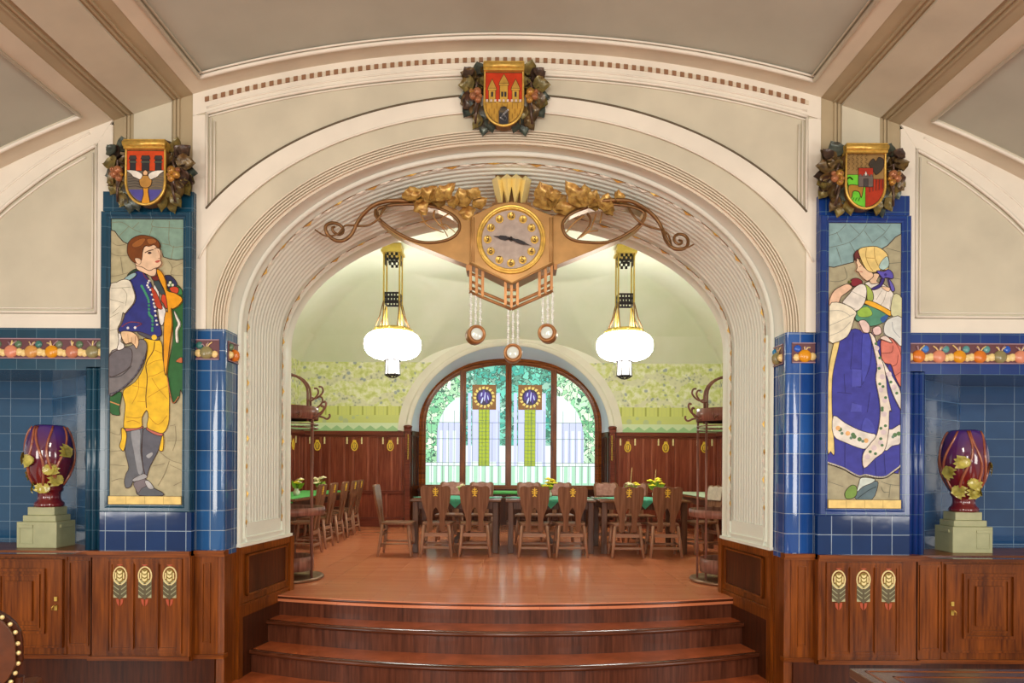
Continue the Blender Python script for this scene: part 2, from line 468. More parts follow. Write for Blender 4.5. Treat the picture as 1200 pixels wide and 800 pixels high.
# flutes end on a plain block near the panelling, framed by a raised border
nrm = {}
for s_ in (-1, 1):
    o = Vector((s_*1.99, 5.09, 0)); e = Vector((s_*1.885, 5.95, 0)); u = (e-o).normalized(); n_ = Vector((-s_*u.y, s_*u.x, 0))
    if n_.x*s_ > 0: n_ = -n_
    nrm[s_] = (o, u, n_)
    mb.obox(o, u, n_, (0.11, 0.66), (ZL, ZL+0.17), (-0.02, 0.011))
    for z0, z1, a0, a1 in ((ZL+0.05, ZL+0.065, 0.08, 0.70), ):
        mb.obox(o, u, n_, (a0, a1), (z0, z1), (0, 0.02))
    for a0 in (0.075, 0.69):
        mb.obox(o, u, n_, (a0, a0+0.014), (ZL+0.05, 2.6), (0, 0.016))
    mb.obox(o, u, n_, (-0.01, 0.875), (ZL-0.005, ZL+0.02), (-0.01, 0.022))
struct('wall_arch_soffit', mb, M['pale'])
# gilded leaf chains along the soffit
mb = MB()
for yy in (5.182, 5.765):
    a_, z_ = sof(yy); pts = arch(a_-0.012, z_-0.012, yy, ZL+0.14, N=400)
    L = []; dense = []
    for p, q in zip(pts[:-1], pts[1:]):
        p = Vector(p); q = Vector(q); k = max(1, int((q-p).length/0.01))
        dense += [p.lerp(q, i/k) for i in range(k)]
    i = 0; step = 7
    cen = Vector((0, yy, 2.2))
    while i+step < len(dense):
        a0, a1 = dense[i], dense[i+step]; d = a1-a0; m_ = (a0+a1)/2
        side = Vector((0, 0.011 if (i//step) % 2 else -0.011, 0)); inn = (cen-m_).normalized()*0.008
        v = [a0, m_+side+inn*0.5+Vector((0,0.009,0)), a1, m_+side+inn*0.5-Vector((0,0.009,0)), m_+side+inn*2]
        mb.add(v, [(0,1,4),(1,2,4),(2,3,4),(3,0,4)], 1 if (i//step) % 3 else 0)
        i += step
    # gap line behind the leaves
    mb.tube(dense[::6], 0.0035, 5, mi=2)
struct('trim_7', mb, [M['gold'], M['white'], M['bronzed']])
# wall above the arch, facing the inner room
mb = MB()
rim = arch(1.885, 3.71, 5.95, PF); n = len(rim)
outr = []
for i, p in enumerate(rim):
    if i < 2: outr.append((-3.8, 5.95, p[2]))
    elif i >= n-2: outr.append((3.8, 5.95, p[2]))
    else:
        f = (i-2)/(n-5); outr.append((-3.8+7.6*f, 5.95, 4.75))
outr[1] = (-3.8, 5.95, 4.75); outr[-2] = (3.8, 5.95, 4.75)
mb.loft([rim, outr], sm=False)
struct('wall_front_inner_face', mb, M['vaultgreen'])

# ---- hall vault
def slab(mb, x0, x1, y0, y1, o0, o1, mi=0, n=24):
    A = []; B = []
    xs = [x0+(x1-x0)*i/n for i in range(n+1)]
    r = [[(x, y, vz(x, o)) for x in xs] for y, o in ((y0,o0),(y0,o1),(y1,o1),(y1,o0))]
    mb.loft(r+[r[0]], mi, sm=False)
    mb.add([r[k][0] for k in range(4)], [(0,1,2,3)], mi); mb.add([r[k][-1] for k in range(4)], [(0,1,2,3)], mi)
mb = MB(); slab(mb, -5.6, 5.6, -7, YW+0.05, -0.25, -0.02, n=120)
struct('ceiling', mb, M['taupe'])
mb = MB()
Y0 = -7
for s_ in (-1, 1):
    slab(mb, s_*2.12, s_*2.24, Y0, YW, -0.03, 0.0, n=4)
    slab(mb, s_*2.81, s_*2.94, Y0, YW, -0.03, 0.0, n=4)
    slab(mb, s_*2.94, s_*5.5, YW-0.17, YW, -0.03, 0.0, n=40)
slab(mb, -2.12, 2.12, YW-0.17, YW, -0.03, 0.0, n=60)
struct('trim_8', mb, M['cream'])
mb = MB()
def vline(x, y0, y1, r, off=0.004): mb.tube([(x, y0, vz(x)-off), (x, y1, vz(x)-off)], r, 6)
for s_ in (-1, 1):
    vline(s_*2.12, Y0, YW-0.17, 0.014); vline(s_*2.095, Y0, YW-0.19, 0.007, -0.008)
    vline(s_*2.94, Y0, YW-0.17, 0.012)
    xs = [s_*(2.94+2.5*i/40) for i in range(41)]
    mb.tube([(x, YW-0.17, vz(x)-0.004) for x in xs], 0.014, 6)
xs = [-2.12+4.24*i/60 for i in range(61)]
mb.tube([(x, YW-0.17, vz(x)-0.004) for x in xs], 0.015, 6)
mb.tube([(x, YW-0.195, vz(x)+0.008) for x in xs], 0.007, 6)
struct('trim_9', mb, M['white'])
mb = MB()   # ceiling bands over the tiled pilasters
for s_ in (-1, 1):
    slab(mb, s_*2.24, s_*2.81, Y0, YW, -0.03, -0.004, n=8)
    slab(mb, s_*2.39, s_*2.66, Y0, YW, -0.03, 0.010, mi=1, n=6)
    for x in (2.33, 2.36, 2.69, 2.72): slab(mb, s_*x, s_*(x+0.012), Y0, YW, -0.03, 0.006, n=2)
struct('trim_10', mb, [M['tan'], M['beige']])

# ---- plaster over the pilasters and the side walls
for s_, nm in ((-1, 'left'), (1, 'right')):
    mb = MB()
    xs = [2.22+0.61*i/8 for i in range(9)]
    mb.ribbon([(s_*x, vz(x)+0.03) for x in xs], [(s_*x, 2.4) for x in xs], YW, YW+0.2, 1)
    mb.box(s_*2.39, s_*2.66, YW-0.012, YW, 3.4, vz(2.39)-0.01, 0)
    for x in (2.335, 2.362, 2.69, 2.715): mb.box(s_*x, s_*(x+0.014), YW-0.012, YW, 3.4, vz(x), 1)
    xs = [2.81+2.7*i/40 for i in range(41)]
    mb.ribbon([(s_*x, vz(x)+0.03) for x in xs], [(s_*x, 2.50) for x in xs], YW, YW+0.2, 0)
    struct('wall_'+nm, mb, [M['beige'], M['tan']])
    # side-bay panel mouldings
    mb = MB()
    kn = [(2.927,3.87),(3.10,3.775),(3.238,3.69),(3.384,3.585),(3.61,3.40),(3.85,3.14),(4.1,2.78),(4.25,2.56)]
    c = smooth_open([(p[0], p[1], 0) for p in kn], 6)
    pin = [(s_*p.x, p.y) for p in c]
    pout = [(s_*(2.81+(p.x-2.927)*1.5), min(vz(min(5.4, 2.81+(p.x-2.927)*1.5)), 9)) for p in c]
    mb.ribbon(pout, pin, YW-0.014, YW+0.01)
    mb.box(s_*2.81, s_*2.915, YW-0.0125, YW+0.01, 2.665, vz(2.84)-0.02)
    mb.box(s_*2.81, s_*4.6, YW-0.0135, YW+0.01, 2.56, 2.665)
    mb.tube([(p[0], YW-0.014, p[1]) for p in pin], 0.012, 6)
    mb.tube([(s_*(abs(p[0])+0.045), YW-0.014, p[1]+0.085) for p in pin], 0.008, 6)
    mb.tube([(s_*(abs(p[0])-0.0), YW-0.004, p[1]-0.04) for p in pin[3:]], 0.007, 6)
    mb.tube([(s_*2.925, YW-0.012, 2.68), (s_*2.925, YW-0.012, 3.87)], 0.01, 6)
    mb.tube([(s_*2.955, YW-0.004, 2.71), (s_*2.955, YW-0.004, 3.82)], 0.006, 6)
    mb.tube([(s_*2.925, YW-0.012, 2.68), (s_*4.2, YW-0.012, 2.68)], 0.01, 6)
    mb.tube([(s_*2.955, YW-0.004, 2.71), (s_*4.2, YW-0.004, 2.71)], 0.006, 6)
    struct('trim_11' if s_ < 0 else 'trim_12', mb, M['white'])

# ---- tiled walls
for s_, nm, K in ((-1, 'left', 'L'), (1, 'right', 'R')):
    mb = MB()
    # pier beside the arch, with a rounded corner
    cr = 0.022
    plan = [(2.24, YW+0.16), (2.24, YW-0.012)] + [(2.0+cr-cr*sin(q), YW-0.012+cr-cr*cos(q)) for q in [pi/2*i/6 for i in range(7)]] + [(1.998, 5.10)]
    mb.loft([[(s_*x, y, z) for x, y in plan] for z in (0.95, 2.565)], 0)
    mb.add([(s_*x, y, 2.565) for x, y in plan], [tuple(range(len(plan)))], 0)
    # pilaster ground
    mb.box(s_*2.21, s_*2.85, YW-0.055, YW+0.12, 0.95, 3.525, 1)
    mb.box(s_*2.205, s_*2.85, YW-0.075, YW, 0.95, 1.262, 2)
    # rounded jamb strips of the niche
    mb.box(s_*2.85, s_*2.985, YW-0.02, YW+0.1, 0.95, 2.29, 1)
    for x in (2.875, 2.918, 2.958):
        mb.lathe([(0.024, 0), (0.024, 1.33)], (s_*x, YW-0.02, 0.95), 12, 1)
    struct('wall_tiles_'+nm, mb, [M['pier'+K], M['frame'+K], M['base'+K], M['niche'+K]])
    # lintel over the niche
    mb = MB(); mb.box(s_*2.85, s_*5.4, YW-0.02, 5.62, 2.268, 2.565, 1)
    struct('wall_lintel_'+nm, mb, [M['pier'+K], M['frame'+K]])
    # niche walls
    plan = [(2.98, 4.9), (3.17, 5.16), (3.69, 5.55), (4.30, 5.55), (4.9, 4.9)]
    for i in range(4):
        mb = MB(); q = plan[i:i+2]; mb.loft([[(s_*x, y, z) for x, y in q] for z in (0.95, 2.28)], 0, sm=False); struct('wall_niche_'+nm, mb, M['niche'+K])
    mb = MB()
    mb.add([(s_*x, y, 0.978) for x, y in plan+[(4.9, 4.7), (2.98, 4.7)]], [tuple(range(7))], 0)
    struct('trim_%d' % (17 if s_ < 0 else 18), mb, M['niche'+K])

# fruit frieze
def fruit_mats():
    cols = [(214,120,40),(190,120,90),(206,150,80),(140,132,90),(216,140,110),(220,150,30)]
    tops = [(90,120,90),(60,118,112),(110,124,100)] 
    blues = [(40,130,180),(40,90,190),(60,120,200),(90,150,150)]
    return [plain('frieze_ground', (98,56,64), 0.3)] + [plain('glazed_fruit', c, 0.2) for c in cols] + [plain('glazed_berry', c, 0.2) for c in tops+blues] + [plain('glazed_leaf', (232,206,140), 0.25), plain('frieze_lilac', (160,130,140), 0.25)]
FM = fruit_mats()
def frieze(mb, o, u, n, L, right):
    mb.obox(o, u, n, (0, L), (2.345, 2.488), (-0.01, 0.006), 0)
    for z in (2.345, 2.483): mb.obox(o, u, n, (0, L), (z, z+0.007), (0, 0.012), 15)
    o = Vector(o); u = Vector(u); n = Vector(n); k = 0; p = 0.145
    while k*p+0.07 < L+0.03:
        c = o + u*(k*p+0.075); r = rnd.Random(k) if False else rnd
        if (k*p+0.075) > L-0.02: break
        mb.ball(c+n*0.008+Vector((0,0,2.395)), 0.049, 14, 1+rnd.randrange(6), (1,0.45,0.95))
        mb.ball(c+n*0.006-u*0.056+Vector((0,0,2.392)), 0.032, 8, 14, (1,0.4,0.9))
        mb.ball(c+n*0.006+u*0.058+Vector((0,0,2.385)), 0.026, 8, 14, (1,0.4,1.0))
        tm = (10+rnd.randrange(4)) if right else (7+rnd.randrange(3))
        if right: tm = 10+rnd.randrange(4)
        mb.ball(c+n*0.006+u*(0.05 if right else -0.05)+Vector((0,0,2.448)), 0.028, 10, tm, (1,0.4,0.95))
        for j in range(4):
            a0 = c+n*0.01+Vector((0,0,2.425)); q = rnd.uniform(-0.05,0.05)
            mb.tube([a0, a0+u*q*0.5+Vector((0,0,0.03)), a0+u*q+Vector((0,0,rnd.uniform(0.03,0.052)))], 0.005, 5, mi=14 if j % 2 else 15)
        k += 1
for s_, nm in ((-1, 13), (1, 14)):
    mb = MB()
    frieze(mb, (s_*2.86, YW-0.02, 0), (s_,0,0), (0,-1,0), 2.3, s_ > 0)
    frieze(mb, (s_*2.205, YW-0.012, 0), (-s_,0,0), (0,-1,0), 0.165, s_ > 0)
    frieze(mb, (s_*1.998, YW+0.03, 0), (0,1,0), (-s_,0,0), 0.17, s_ > 0)
    struct('trim_%d' % nm, mb, FM)

# ================================================================== INNER ROOM SHELL
YB, XB = 12.2, 3.75
def cove(x, y):
    d = min(XB-abs(x), YB-y); t = min(1.0, max(0.0, d/1.9)); return 3.445+1.11*(1-(1-t)**2.2)
def lun(x, y):
    if abs(x) >= 1.95: return 0
    return 2.95+0.92*sqrt(1-(x/1.95)**2)+0.62*(YB-y)
nx, ny = 170, 130; vs = []; fs = []
for j in range(ny+1):
    y = 5.95+(YB-5.95)*(1-(1-j/ny)**1.6)
    for i in range(nx+1):
        x = -XB+2*XB*i/nx; vs.append((x, y, min(4.56, max(cove(x, y), lun(x, y)))))
for j in range(ny):
    for i in range(nx):
        a = j*(nx+1)+i; fs.append((a, a+nx+1, a+nx+2, a+1))
mb = MB(); mb.add(vs, fs, 0, True)
struct('ceiling_inner', mb, M['vaultgreen'], fix=False)
# wallpaper
def wallpaper():
    m, nt, bs = newmat('floral_wallpaper')
    mp = uvmap(nt); sx = nt.nodes.new('ShaderNodeSeparateXYZ'); nt.links.new(mp.outputs[0], sx.inputs[0])
    v1 = nt.nodes.new('ShaderNodeTexVoronoi'); v1.inputs['Scale'].default_value = 15; nt.links.new(mp.outputs[0], v1.inputs['Vector'])
    n1 = noise(nt, mp.outputs[0], 10, 4, 0.6); n2 = noise(nt, uvmap(nt, (1,1,1), (3,7,0)).outputs[0], 3.4, 3, 0.6)
    leaf = ramp(nt, n1.outputs[0], [(0.40, (236,237,212)), (0.5, (220,225,164)), (0.64, (198,208,124))])
    pale = ramp(nt, v1.outputs['Distance'], [(0.15, (150,160,140)), (0.3, (204,206,176)), (0.6, (222,222,190))])
    # bands of pale clouds of leaves
    wz = math_(nt, 'SINE', math_(nt, 'MULTIPLY_ADD', sx.outputs[1], 15.0, math_(nt, 'MULTIPLY_ADD', n2.outputs[0], 9.0, math_(nt, 'SINE', math_(nt, 'MULTIPLY', sx.outputs[0], 9.0)))))
    f1 = ramp(nt, wz, [(0.45, (0,0,0,1)), (0.62, (1,1,1,1))])
    col = mixc(nt, f1, leaf, pale)
    v2 = nt.nodes.new('ShaderNodeTexVoronoi'); v2.inputs['Scale'].default_value = 6.5; nt.links.new(mp.outputs[0], v2.inputs['Vector'])
    fl = ramp(nt, math_(nt, 'ADD', v2.outputs['Distance'], math_(nt, 'MULTIPLY', n1.outputs[0], 0.5)), [(0.38, (1,1,1,1)), (0.46, (0,0,0,1))])
    col = mixc(nt, math_(nt, 'MULTIPLY', fl, 0.75), col, lin((136,154,172)))
    # striped dado band
    z = sx.outputs[1]
    sw = math_(nt, 'PINGPONG', sx.outputs[0], 0.11)
    st1 = ramp(nt, math_(nt, 'MULTIPLY', sw, 9.0), [(0.10, (170,178,90)), (0.16, (212,218,128)), (0.55, (212,218,128)), (0.6, (196,204,130)), (0.66, (212,218,128))])
    band = math_(nt, 'LESS_THAN', z, 2.66)
    col = mixc(nt, band, col, st1)
    bl = math_(nt, 'LESS_THAN', z, 2.50)
    col = mixc(nt, bl, col, mixc(nt, math_(nt, 'GREATER_THAN', v2.outputs['Distance'], 0.35), lin((188,202,150)), lin((206,214,130))))
    zig = math_(nt, 'MULTIPLY_ADD', math_(nt, 'PINGPONG', sx.outputs[0], 0.1), 0.7, 2.285)
    col = mixc(nt, math_(nt, 'LESS_THAN', z, 2.36), col, lin((214,230,190)))
    col = mixc(nt, math_(nt, 'LESS_THAN', math_(nt, 'ADD', z, 0.04), zig), col, lin((164,204,150)))
    col = mixc(nt, math_(nt, 'GREATER_THAN', z, 3.445), col, lin((236,234,220)))
    nt.links.new(col, bs.inputs['Base Color']); bs.inputs['Roughness'].default_value = 0.75
    return m
M['paper'] = wallpaper()
AO, ZO, ZOS = 1.77, 3.75, 2.18       # window niche opening
def arch2(a, zap, Y, zb, zs, n=2.0, N=60): return arch(a, zap, Y, zb, N, zs, n)
mb = MB()
op = arch2(AO, ZO, YB, PF, ZOS)
n = len(op); outr = []
for i, p in enumerate(op):
    if i < 2: outr.append((-XB, YB, PF if i == 0 else 3.0))
    elif i >= n-2: outr.append((XB, YB, PF if i == n-1 else 3.0))
    else:
        f = (i-2)/(n-5); x = -XB+2*XB*f; outr.append((x, YB, 4.7))
mb.loft([op, outr], sm=False)
struct('wall_back', mb, M['paper'])
for s_, nm in ((-1, 'inner_left'), (1, 'inner_right')):
    mb = MB(); mb.box(s_*XB, s_*(XB+0.12), 5.9, 12.4, PF-0.05, 4.7)
    struct('wall_'+nm, mb, M['paper'])
# moulded edge and splayed reveal of the window niche
mb = MB()
mb.loft([arch2(AO+0.24, ZO+0.20, YB-0.004, 2.2, ZOS), arch2(AO+0.09, ZO+0.08, YB-0.005, 2.2, ZOS)], 0)
rr = [arch2(AO+0.10, ZO+0.09, YB-0.006, 2.2, ZOS), arch2(AO+0.10, ZO+0.09, YB-0.02, 2.2, ZOS), arch2(AO+0.06, ZO+0.055, YB-0.03, 2.2, ZOS), arch2(AO+0.05, ZO+0.045, YB-0.02, 2.2, ZOS), arch2(AO+0.01, ZO+0.005, YB-0.028, 2.2, ZOS), arch2(AO, ZO, YB, 2.2, ZOS)]
mb.loft(rr, 0)
mb.loft([arch2(AO, ZO, YB, 2.2, ZOS), arch2(1.72, 3.66, YB+0.25, 2.2, ZOS+0.06), arch2(1.675, 3.585, YB+0.42, 2.2, ZOS+0.12, 2.1)], 1)
struct('trim_15', mb, [M['white'], plain('window_lit_reveal', (208,218,240), 0.5)])  # bluish window light on the reveal is painted into its plaster colour
mb = MB()
for s_ in (-1, 1):
    mb.loft([[(s_*AO, YB, z) for z in (PF, 2.21)], [(s_*1.68, YB+0.45, z) for z in (PF, 2.21)]], 0)
    o = Vector((s_*AO, YB, 0)); u = (Vector((s_*1.68, YB+0.45, 0))-o).normalized(); nn = Vector((-s_*abs(u.y), -abs(u.x), 0))
    for a in (0.02, 0.14, 0.26, 0.38): mb.obox(o, u, nn, (a, a+0.06), (1.25, 2.12), (0, 0.012))
    mb.obox(o, u, nn, (0, 0.46), (2.14, 2.22), (-0.01, 0.025)); mb.obox(o, u, nn, (0, 0.46), (1.15, 1.24), (0, 0.02)); mb.obox(o, u, nn, (0, 0.46), (PF, PF+0.16), (0, 0.02))
mb.box(-1.7, 1.7, YB+0.40, YB+0.5, PF, 1.17)
mb.box(-1.7, 1.7, YB+0.30, YB+0.5, 1.14, 1.18)
for i in range(6):
    x = -1.6+3.2*i/6; mb.box(x+0.04, x+0.49, YB+0.385, YB+0.41, PF+0.12, 1.06)
struct('trim_16', mb, M['woodd'])

# ---- stained-glass window
YG = 12.62
wf = local(thing('window_1', 'arched four-light stained glass window at the end of the inner room', 'window', (0,0,0))); wf['kind'] = 'structure'
AF, ZF, ZFS = 1.66, 3.56, 2.30
mb = MB()
def fr(a, zap, y): return arch2(a, zap, y, 1.17, ZFS, 2.25)
mb.loft([fr(AF+0.02, ZF+0.02, YG-0.06), fr(AF-0.03, ZF-0.03, YG-0.075), fr(AF-0.035, ZF-0.035, YG-0.05), fr(AF-0.075, ZF-0.075, YG-0.05), fr(AF-0.08, ZF-0.08, YG-0.03), fr(AF-0.10, ZF-0.10, YG-0.03), fr(AF-0.10, ZF-0.10, YG+0.03)], sm=False)
mb.box(-AF, AF, YG-0.08, YG+0.04, 1.16, 1.25)
mb.build('frame', M['woodh'], wf)
def aframe(x, a=AF-0.09, zt=ZF-0.09):
    q = min(1, abs(x)/a); return ZFS+(zt-ZFS)*(1-q**2.25)**(1/2.25)
for x, h in ((-0.875, 0.055), (-0.07+0.035, 0.055), (0.80, 0.055)):
    mb = MB(); mb.box(x-h, x+h, YG-0.055, YG+0.03, 1.2, aframe(x)+0.03); mb.box(x-h*0.45, x+h*0.45, YG-0.075, YG-0.05, 1.2, aframe(x)+0.01)
    mb.build('mullion', M['woodv'], wf)
def glassleaf(name, c, strength):
    m, nt, bs = newmat(name)
    mp = uvmap(nt, (1,1,1)); v = nt.nodes.new('ShaderNodeTexVoronoi'); v.inputs['Scale'].default_value = 11
    n = noise(nt, mp.outputs[0], 6, 2); vv = mixc(nt, 0.35, mp.outputs[0], n.outputs['Color']); nt.links.new(vv, v.inputs['Vector'])
    col = ramp(nt, v.outputs['Color'], [(0.0, c[0]), (0.3, c[1]), (0.5, c[2]), (0.72, c[3]), (0.9, c[4])]); 
    e = nt.nodes.new('ShaderNodeTexVoronoi'); e.feature = 'DISTANCE_TO_EDGE'; e.inputs['Scale'].default_value = 11; nt.links.new(vv, e.inputs['Vector'])
    col = mixc(nt, math_(nt, 'LESS_THAN', e.outputs['Distance'], 0.055), col, lin((52,92,80)))
    nt.links.new(col, bs.inputs['Emission Color']); nt.links.new(col, bs.inputs['Base Color']); bs.inputs['Emission Strength'].default_value = strength
    return m
GM = [emis('clear_glass', (232,246,244), 1.1), glassleaf('teal_leaf_glass', ((30,120,110),(70,170,160),(120,200,185),(40,110,90),(190,235,225)), 0.85),
      glassleaf('green_leaf_glass', ((50,140,100),(150,210,170),(230,245,225),(90,170,120),(240,250,235)), 0.95),
      emis('amber_glass', (150,98,40), 0.8), emis('yellow_glass', (238,214,110), 0.95), emis('violet_glass', (84,62,160), 0.8),
      emis('lime_glass', (186,206,44), 0.85), emis('pale_blue_glass', (206,214,250), 1.05), emis('mint_glass', (186,236,206), 0.98), emis('dark_glass', (56,40,84), 0.7)]
mb = MB()
LT = [(-1.56,-0.93), (-0.82,-0.09), (0.02,0.745), (0.855,1.56)]
def g3(d): return lambda u, v, e: (u, YG+d-e, v)
def gpoly(pts, mi, d=0.0): mb.prism(pts, lambda u, v, e: (u, YG-d+e, v), 0.0, 0.004, mi=mi)
def topclip(x0, x1, z0, off=0.0, n=12):
    return [(x0, z0), (x1, z0)] + [(x1-(x1-x0)*i/n, aframe(x1-(x1-x0)*i/n)-off) for i in range(n+1)]
for k, (x0, x1) in enumerate(LT):
    gpoly(topclip(x0, x1, 1.25), 0)
    if k in (1, 2):
        cx = (x0+x1)/2 - (0.03 if k == 1 else 0.02)
        gpoly(topclip(x0, x1, 2.92), 1, 0.004)
        for a0, a1 in ((x0, x0+0.15), (x1-0.15, x1)): gpoly([(a0,1.98),(a1,1.98),(a1,2.95),(a0,2.95)], 1, 0.004)
        for a0 in (cx-0.30, cx+0.23): gpoly([(a0,1.6),(a0+0.06,1.6),(a0+0.06,2.95),(a0,2.95)], 7, 0.006)
        gpoly([(cx-0.225,1.68),(cx+0.225,1.68),(cx+0.225,2.70),(cx-0.225,2.70)], 7, 0.005)
        for a0 in (cx-0.10,): gpoly([(a0,1.6),(a0+0.2,1.6),(a0+0.2,2.70),(a0,2.70)], 6, 0.008)
        gpoly([(cx-0.22,2.64),(cx+0.22,2.64),(cx+0.22,3.1),(cx-0.22,3.1)], 3, 0.010)
        for qx in (-1, 1):
            for qz in (-1, 1):
                gpoly([(cx+qx*0.09, 2.87+qz*0.11),(cx+qx*0.21, 2.87+qz*0.11),(cx+qx*0.21, 2.87+qz*0.22),(cx+qx*0.09, 2.87+qz*0.22)][::1], 3, 0.013)
        for i in range(16):
            a = 2*pi*i/16; b = a+pi/16*1.1
            gpoly([(cx+0.125*cos(a-.03), 2.87+0.125*sin(a-.03)), (cx+0.125*cos(b), 2.87+0.125*sin(b)), (cx+0.19*cos(b), 2.87+0.19*sin(b)), (cx+0.205*cos(a-.03), 2.87+0.205*sin(a-.03))], 4, 0.0145)
        gpoly([(cx+0.148*cos(2*pi*i/24), 2.87+0.148*sin(2*pi*i/24)) for i in range(24)], 9, 0.016)
        for i, (ox, oz, rx, rz_, sk, c_) in enumerate(((-.07,.02,.04,.08,.2,5),(.0,.045,.035,.09,-.1,5),(.07,.02,.04,.075,-.3,5),(-.04,-.06,.016,.06,.3,7),(.04,-.05,.02,.065,-.2,5),(.012,.01,.010,.09,.1,7),(-.05,.05,.012,.04,.2,7),(.07,-.01,.010,.05,-.2,7))):
            gpoly([(cx+ox+rx*cos(2*pi*i2/10)+sk*rz_*sin(2*pi*i2/10), 2.87+oz+rz_*sin(2*pi*i2/10)) for i2 in range(10)], c_, 0.018+0.0005*i)
    else:
        xo = x0 if k == 0 else x1; sg = 1 if k == 0 else -1
        n = 16
        ed = [(xo, 1.66)] + [(xo+sg*(x1-x0)*i/n, aframe(xo+sg*(x1-x0)*i/n)) for i in range(n+1)]
        inn = [(xo+sg*(0.20+(x1-x0-0.20)*i/n), min(aframe(xo+sg*(0.0+(x1-x0)*i/n))-0.30-0.12*(i/n), 2.95)) for i in range(n, -1, -1)] + [(xo+sg*0.20, 1.66)]
        gpoly(ed+inn, 2, 0.004)
        gpoly([(xo+sg*0.20,1.66),(xo+sg*0.62,1.66),(xo+sg*0.62,2.4),(xo+sg*0.20,2.4)], 7, 0.003)
        for i in range(3): gpoly([(xo+sg*(0.26+0.12*i),1.66),(xo+sg*(0.31+0.12*i),1.66),(xo+sg*(0.31+0.12*i),2.25),(xo+sg*(0.26+0.12*i),2.25)], 0, 0.006)
    m_ = int((x1-x0)/0.07)
    for i in range(m_):
        a = x0+(x1-x0)*i/m_
        if i % 2 == 0: gpoly([(a,1.28),(a+(x1-x0)/m_,1.28),(a+(x1-x0)/m_,1.6),(a,1.6)], 8, 0.005)
    gpoly([(x0,1.25),(x1,1.25),(x1,1.29),(x0,1.29)], 8, 0.007)
mb.build('stained_glass', GM, wf)
mb = MB()
for x0, x1 in LT:
    for z in (1.60, 1.66, 2.1, 2.4): mb.box(x0, x1, YG-0.026, YG-0.02, z-0.004, z+0.004)
    m_ = int((x1-x0)/0.105)
    for i in range(1, m_):
        x = x0+(x1-x0)*i/m_; mb.box(x-0.0035, x+0.0035, YG-0.026, YG-0.02, 1.25, 2.62 if (i % 2) else 2.4)
for k in (1, 2):
    x0, x1 = LT[k]; cx = (x0+x1)/2-(0.03 if k == 1 else 0.02)
    for i in range(16): mb.box(cx-.1, cx+.1, YG-.026, YG-.02, 1.62+.068*i, 1.626+.068*i)
    for q in (-.1, -.033, .033, .1): mb.box(cx+q-.003, cx+q+.003, YG-.026, YG-.02, 1.6, 2.7)
mb.build('lead_came', plain('lead', (120,150,140), 0.5), wf)
# ================================================================== PANELLING, CABINETS
def rect_mould(mb, x0, x1, z0, z1, y, w_, d, mi=0):
    """a raised rectangular frame on a front plane y"""
    if x0 > x1: x0, x1 = x1, x0
    mb.box(x0, x1, y-d, y, z0, z0+w_, mi); mb.box(x0, x1, y-d, y, z1-w_, z1, mi)
    mb.box(x0, x0+w_, y-d, y, z0+w_, z1-w_, mi); mb.box(x1-w_, x1, y-d, y, z0+w_, z1-w_, mi)
def inlay_mb(mb, c, y, k=1.0):
    """round flower inlay with leaves: 0 gold, 1 green, 2 red, 3 dark"""
    x, z = c
    ring = [(x+0.046*k*cos(2*pi*i/20), y, z+0.062*k*sin(2*pi*i/20)) for i in range(20)]
    mb.tube(ring, 0.0055*k, 6, True, 0)
    mb.prism([(x+0.033*k*cos(2*pi*i/16), z+0.05*k*sin(2*pi*i/16)) for i in range(16)], lambda u, v, d: (u, y-d, v), 0.0, 0.003, mi=3)
    mb.box(x-0.046*k, x+0.046*k, y-0.002, y, z-0.155*k, z-0.03*k, 1); mb.box(x-0.008*k, x+0.008*k, y-0.004, y, z-0.165*k, z-0.05*k, 4)
    for dz in (0.026, 0.0, -0.026):
        mb.prism([(x-0.018*k, z+(dz+0.012)*k), (x, z+(dz+0.002)*k), (x+0.018*k, z+(dz+0.012)*k), (x+0.014*k, z+(dz-0.006)*k), (x, z+(dz-0.014)*k), (x-0.014*k, z+(dz-0.006)*k)], lambda u, v, d: (u, y-d, v), 0.0, 0.008, mi=0)
    for q in (-1, 1):
        mb.box(x+q*0.028*k-0.004*k, x+q*0.028*k+0.004*k, y-0.007, y, z-0.02*k, z+0.022*k, 0)
        for j, dz in enumerate((-0.075, -0.108, -0.14)):
            mb.prism([(x, z+(dz-0.004)*k), (x+q*0.045*k, z+(dz+0.034)*k), (x+q*0.045*k, z+(dz+0.01)*k), (x+q*0.012*k, z+(dz-0.018)*k)], lambda u, v, d: (u, y-d, v), 0.0, 0.005, mi=4)
        mb.prism([(x, z+0.066*k), (x+q*0.03*k, z+0.085*k), (x+q*0.012*k, z+0.09*k), (x, z+0.08*k)], lambda u, v, d: (u, y-d, v), 0.0, 0.005, mi=2)
        mb.prism([(x+q*0.006*k, z-0.165*k), (x+q*0.026*k, z-0.165*k), (x+q*0.02*k, z-0.195*k), (x+q*0.004*k, z-0.215*k)], lambda u, v, d: (u, y-d, v), 0.0, 0.004, mi=2)
IM = [M['cream_inlay'], M['green_inlay'], M['red_inlay'], plain('olive_inlay', (132,112,30), .4), plain('stem_inlay', (92,84,56), .5)]
